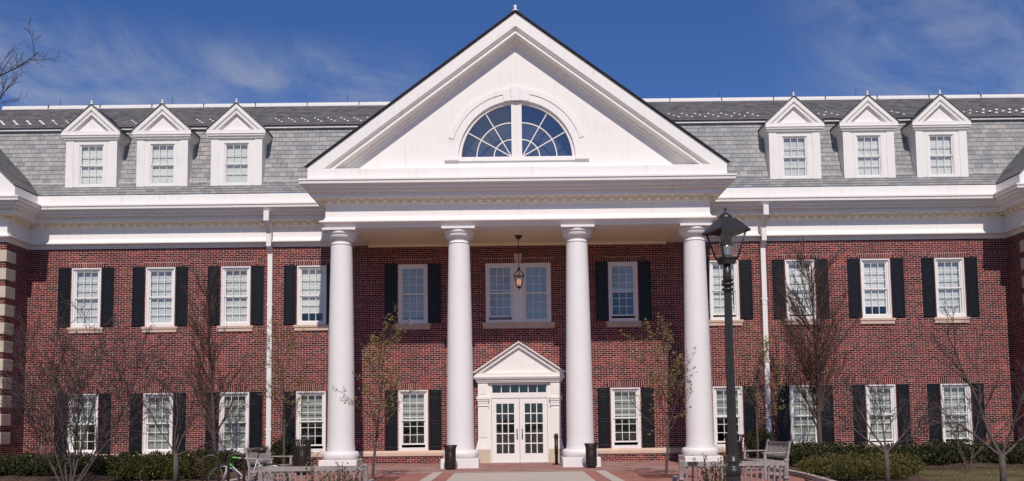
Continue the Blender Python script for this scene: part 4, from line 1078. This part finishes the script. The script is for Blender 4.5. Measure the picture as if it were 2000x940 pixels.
mk_tree('multi_stem_tree', 11.60, -8.3, G0, 'slim bare two-stemmed sapling before the rightmost window bay', 'tree', [dict(FORK[0]), dict(FORK[1], count=(5, 6)), dict(FORK[2], count=(4, 5)), dict(FORK[3], count=(2, 3))], st, 15, 'bark_l', 'bark')
BIG = [dict(n=10, wob=.04, up=.02, taper=.3), dict(count=(30, 32), **{'from': .30}, ang=(38, 62), len=.36, fade=.35, rr=.45, n=8, wob=.10, up=.03),
       dict(count=(9, 10), **{'from': .2}, ang=(25, 50), len=.42, fade=.35, rr=.5, rmin=.02, n=5, wob=.12, up=.03), dict(count=(7, 8), **{'from': .15}, ang=(25, 55), len=.42, rr=.5, rmin=.010, n=4, wob=.14, up=.03),
       dict(count=(4, 5), **{'from': .2}, ang=(25, 55), len=.45, rr=.6, rmin=.007, n=3, wob=.15, up=.02)]
bt = mk_tree('bare_tree', -27.1, 11., -5.2, 'large bare tree rising behind the roof at the left edge', 'tree', BIG, [((0, 0, 0), (.02, 0, 1), 22.3, .36)], 9, 'twig', 'twig')

for k, (x, y, rz) in enumerate(((-19, -82, 1.), (-5, -96, 2.4), (9, -84, 4.), (23, -92, 5.2), (-36, -90, .3), (38, -84, 3.1))):
    o = copy_tree(bt); o.location = (x, y, 0); o.rotation_euler = (0, 0, rz)
    tag(o, 'large bare tree across the grounds, mirrored in the window panes', 'tree', 'bare trees mirrored in the windows')
def bush(name, pts, n, leaf, mat, label, cat, seed, stems=24, stemmat='twig', group=None, shade=0):
    """pts: list of (x,y,z0,rx,ry,rz) lobes; leaves are spread near the lobes' outer half"""
    rnd = random.Random(seed); cx0 = sum(p[0] for p in pts)/len(pts); cy0 = sum(p[1] for p in pts)/len(pts)
    root = empty(name, (cx0, cy0, G0), 0, label, cat, group); b = MB(); s = MB(); vol = [p[3]*p[4]*p[5] for p in pts]; tot = sum(vol)
    for (x, y, z0, rx, ry, rz), v in zip(pts, vol):
        x -= cx0; y -= cy0
        for k in range(int(n*v/tot)):
            d = Vector((rnd.gauss(0, 1), rnd.gauss(0, 1), rnd.gauss(0, 1))).normalized(); rr = rnd.random()**.38
            rr *= 1+.16*sin(d.x*7+seed+x)*sin(d.z*6+d.y*5)+.08*rnd.gauss(0, 1)
            q = Vector((x+d.x*rx*rr, y+d.y*ry*rr, max(.02, z0+d.z*rz*rr)))
            up = Vector((rnd.gauss(0, .5), rnd.gauss(0, .5)-.1, 1)).normalized(); a = perp(up, rnd)
            L1 = leaf*rnd.uniform(.6, 1.3); W1 = L1*.38
            b.face([q, q+up*L1*.5+a*W1, q+up*L1, q+up*L1*.5-a*W1])
        for k in range(stems):
            an = rnd.uniform(0, 2*pi); e = Vector((x+rx*.8*cos(an)*rnd.random(), y+ry*.8*sin(an)*rnd.random(), z0+rz*rnd.uniform(.3, .95)))
            s.tube([(x+rnd.gauss(0, .06), y+rnd.gauss(0, .06), 0), ((x+e.x)/2+rnd.gauss(0, .04), (y+e.y)/2, e.z*.5), e], [.012, .008, .003], 4, cap=False)
    b.build('foliage', mat, root); s.build('stems', stemmat, root); return root
rnd = random.Random(3)
def row(x0, x1, y, h, step, ry=.55, rz=None, jit=.12):
    o = []; x = x0
    while x < x1: hh = h*rnd.uniform(.88, 1.08); o.append((x, y+rnd.uniform(-jit, jit), hh*.5, step*.68, ry*rnd.uniform(.9, 1.1), hh*.5)); x += step*rnd.uniform(.85, 1.1)
    return o
bush('hedge', row(-16.9, -11.6, -4.9, .66, .75, .65), 24000, .06, 'yew', 'dark green evergreen hedge under the two leftmost window bays', 'hedge', 11, 14)
bush('hedge', row(-11.2, -7.9, -4.0, .66, .75, .6), 15000, .06, 'yew', 'dark evergreen hedge behind the iron hoops and the bicycle', 'hedge', 12, 14)
bush('hedge', row(8.0, 16.9, -4.6, .70, .78, .7), 38000, .06, 'yew', 'long dark evergreen hedge below the three right window bays', 'hedge', 13, 14)
bush('low_shrub', row(-10.6, -7.9, -7.6, .62, .7, .6), 15000, .05, 'juniper', 'low yellow-green shrubs around the pale forked trunk on the left', 'shrub', 14, 18)
bush('low_shrub', row(7.5, 9.7, -8.9, .54, .6, .8)+row(7.6, 9.0, -10.6, .44, .55, .6), 22000, .05, 'juniper', 'low yellow-green shrubs beside the sideways bench on the right', 'shrub', 15, 18)
bush('evergreen_shrub', [(-7.55, -3.0, .5, .42, .45, .52)], 4000, .055, 'yew', 'upright dark shrub behind the wide bin on the left', 'shrub', 16, 12)
bush('evergreen_shrub', [(7.6, -3.0, .55, .5, .5, .6)], 5000, .055, 'yew', 'upright dark shrub at the foot of the right downpipe', 'shrub', 17, 12)
def sprigs(x, y, w_, n, H, label, seed):
    rnd = random.Random(seed); root = empty('young_shrub', (x, y, G0), 0, label, 'shrub', 'young shrubs in front of the benches'); s, b = MB(), MB()
    for k in range(n):
        bx = rnd.gauss(0, w_*.3); h = H*rnd.uniform(.6, 1.05); lean = Vector((bx*.9+rnd.gauss(0, .08), rnd.gauss(0, .08), h)); p0 = Vector((bx*.35, rnd.gauss(0, .05), 0))
        s.tube([p0, p0.lerp(lean, .5)+Vector((rnd.gauss(0, .02), 0, 0)), lean], [.006, .004, .002], 4, cap=False)
        for q in range(46):
            t = rnd.uniform(.35, 1.03); c = p0.lerp(lean, t)+Vector((rnd.gauss(0, .012), rnd.gauss(0, .012), 0)); a = perp(Vector((0, 0, 1)), rnd); up = (Vector((0, 0, 1))+a*.8).normalized(); side = up.cross(a).normalized(); L1 = rnd.uniform(.022, .042)
            b.face([c, c+up*L1*.5+side*L1*.4, c+up*L1, c+up*L1*.5-side*L1*.4])
    s.build('stems', 'twig', root); b.build('foliage', 'boxleaf', root)
sprigs(-3.15, -19.3, .45, 12, .96, 'thin leafy shrub before the middle of the left bench', 71); sprigs(-2.62, -19.3, .5, 24, .97, 'fuller leafy shrub before the right end of the left bench', 72)
sprigs(2.72, -19.4, .62, 32, .98, 'leafy shrub before the right bench, left of the lamp post', 73); sprigs(3.9, -19.4, .3, 7, .80, 'tiny leafy shrub at the right end of the right bench', 74)

# grass blades on the lawn
rnd = random.Random(99); g = MB()
for k in range(26000):
    x = rnd.uniform(9.3, 15.6); y = rnd.uniform(-16., -6.2)
    if sin(x*1.7+y)*sin(y*1.3-x*.6) < .15 and rnd.random() < .8: continue
    z = gz(x, y)+.035; h = rnd.uniform(.02, .06); a = rnd.uniform(0, 2*pi); c, s_ = cos(a)*.005, sin(a)*.005
    g.face([(x-c, y-s_, z), (x+c, y+s_, z), (x+rnd.gauss(0, .012), y+rnd.gauss(0, .012), z+h)])
tag(g.build('grass', 'grassb'), kind='stuff')
# dead leaves and bark chips on the beds
c = MB()
for k in range(9000):
    if rnd.random() < .5: x = rnd.uniform(-17, -7.5); y = rnd.uniform(-12, -3)
    else: x = rnd.uniform(7.2, 16.5); y = rnd.uniform(-9., -3)
    z = gz(x, y)+.055; a = rnd.uniform(0, 2*pi); L1 = rnd.uniform(.01, .03); u = Vector((cos(a), sin(a), rnd.uniform(-.3, .5)))*L1; v_ = Vector((-sin(a), cos(a), rnd.uniform(-.3, .5)))*L1*.5
    q = Vector((x, y, z+.01)); c.face([q-u, q-v_, q+u, q+v_])
tag(c.build('leaf_litter', leaf_mat('litter', [(0, (.06, .04, .03)), (.6, (.16, .10, .06)), (1, (.36, .28, .2))])), kind='stuff')
# iron tree grates let into the paving
for x, y, lb in ((-3.92, -8.2, 'rust-brown tree grate round the tree behind the left bench'), (3.75, -8.3, 'rust-brown tree grate round the tree left of the fourth column')):
    m = MB(); H = .62
    for k in range(15): xx = -H+2*H*k/14; m.box(xx-.02, xx+.02, -H, -.09, 0, .012); m.box(xx-.02, xx+.02, .09, H, 0, .012)
    m.box(-H-.03, H+.03, -H-.03, -H+.01, 0, .014); m.box(-H-.03, H+.03, H-.01, H+.03, 0, .014)
    o = m.build('tree_grate', 'steel'); o.location = (x, y, G0+.006); tag(o, lb, 'tree grate', 'tree grates in the plaza')
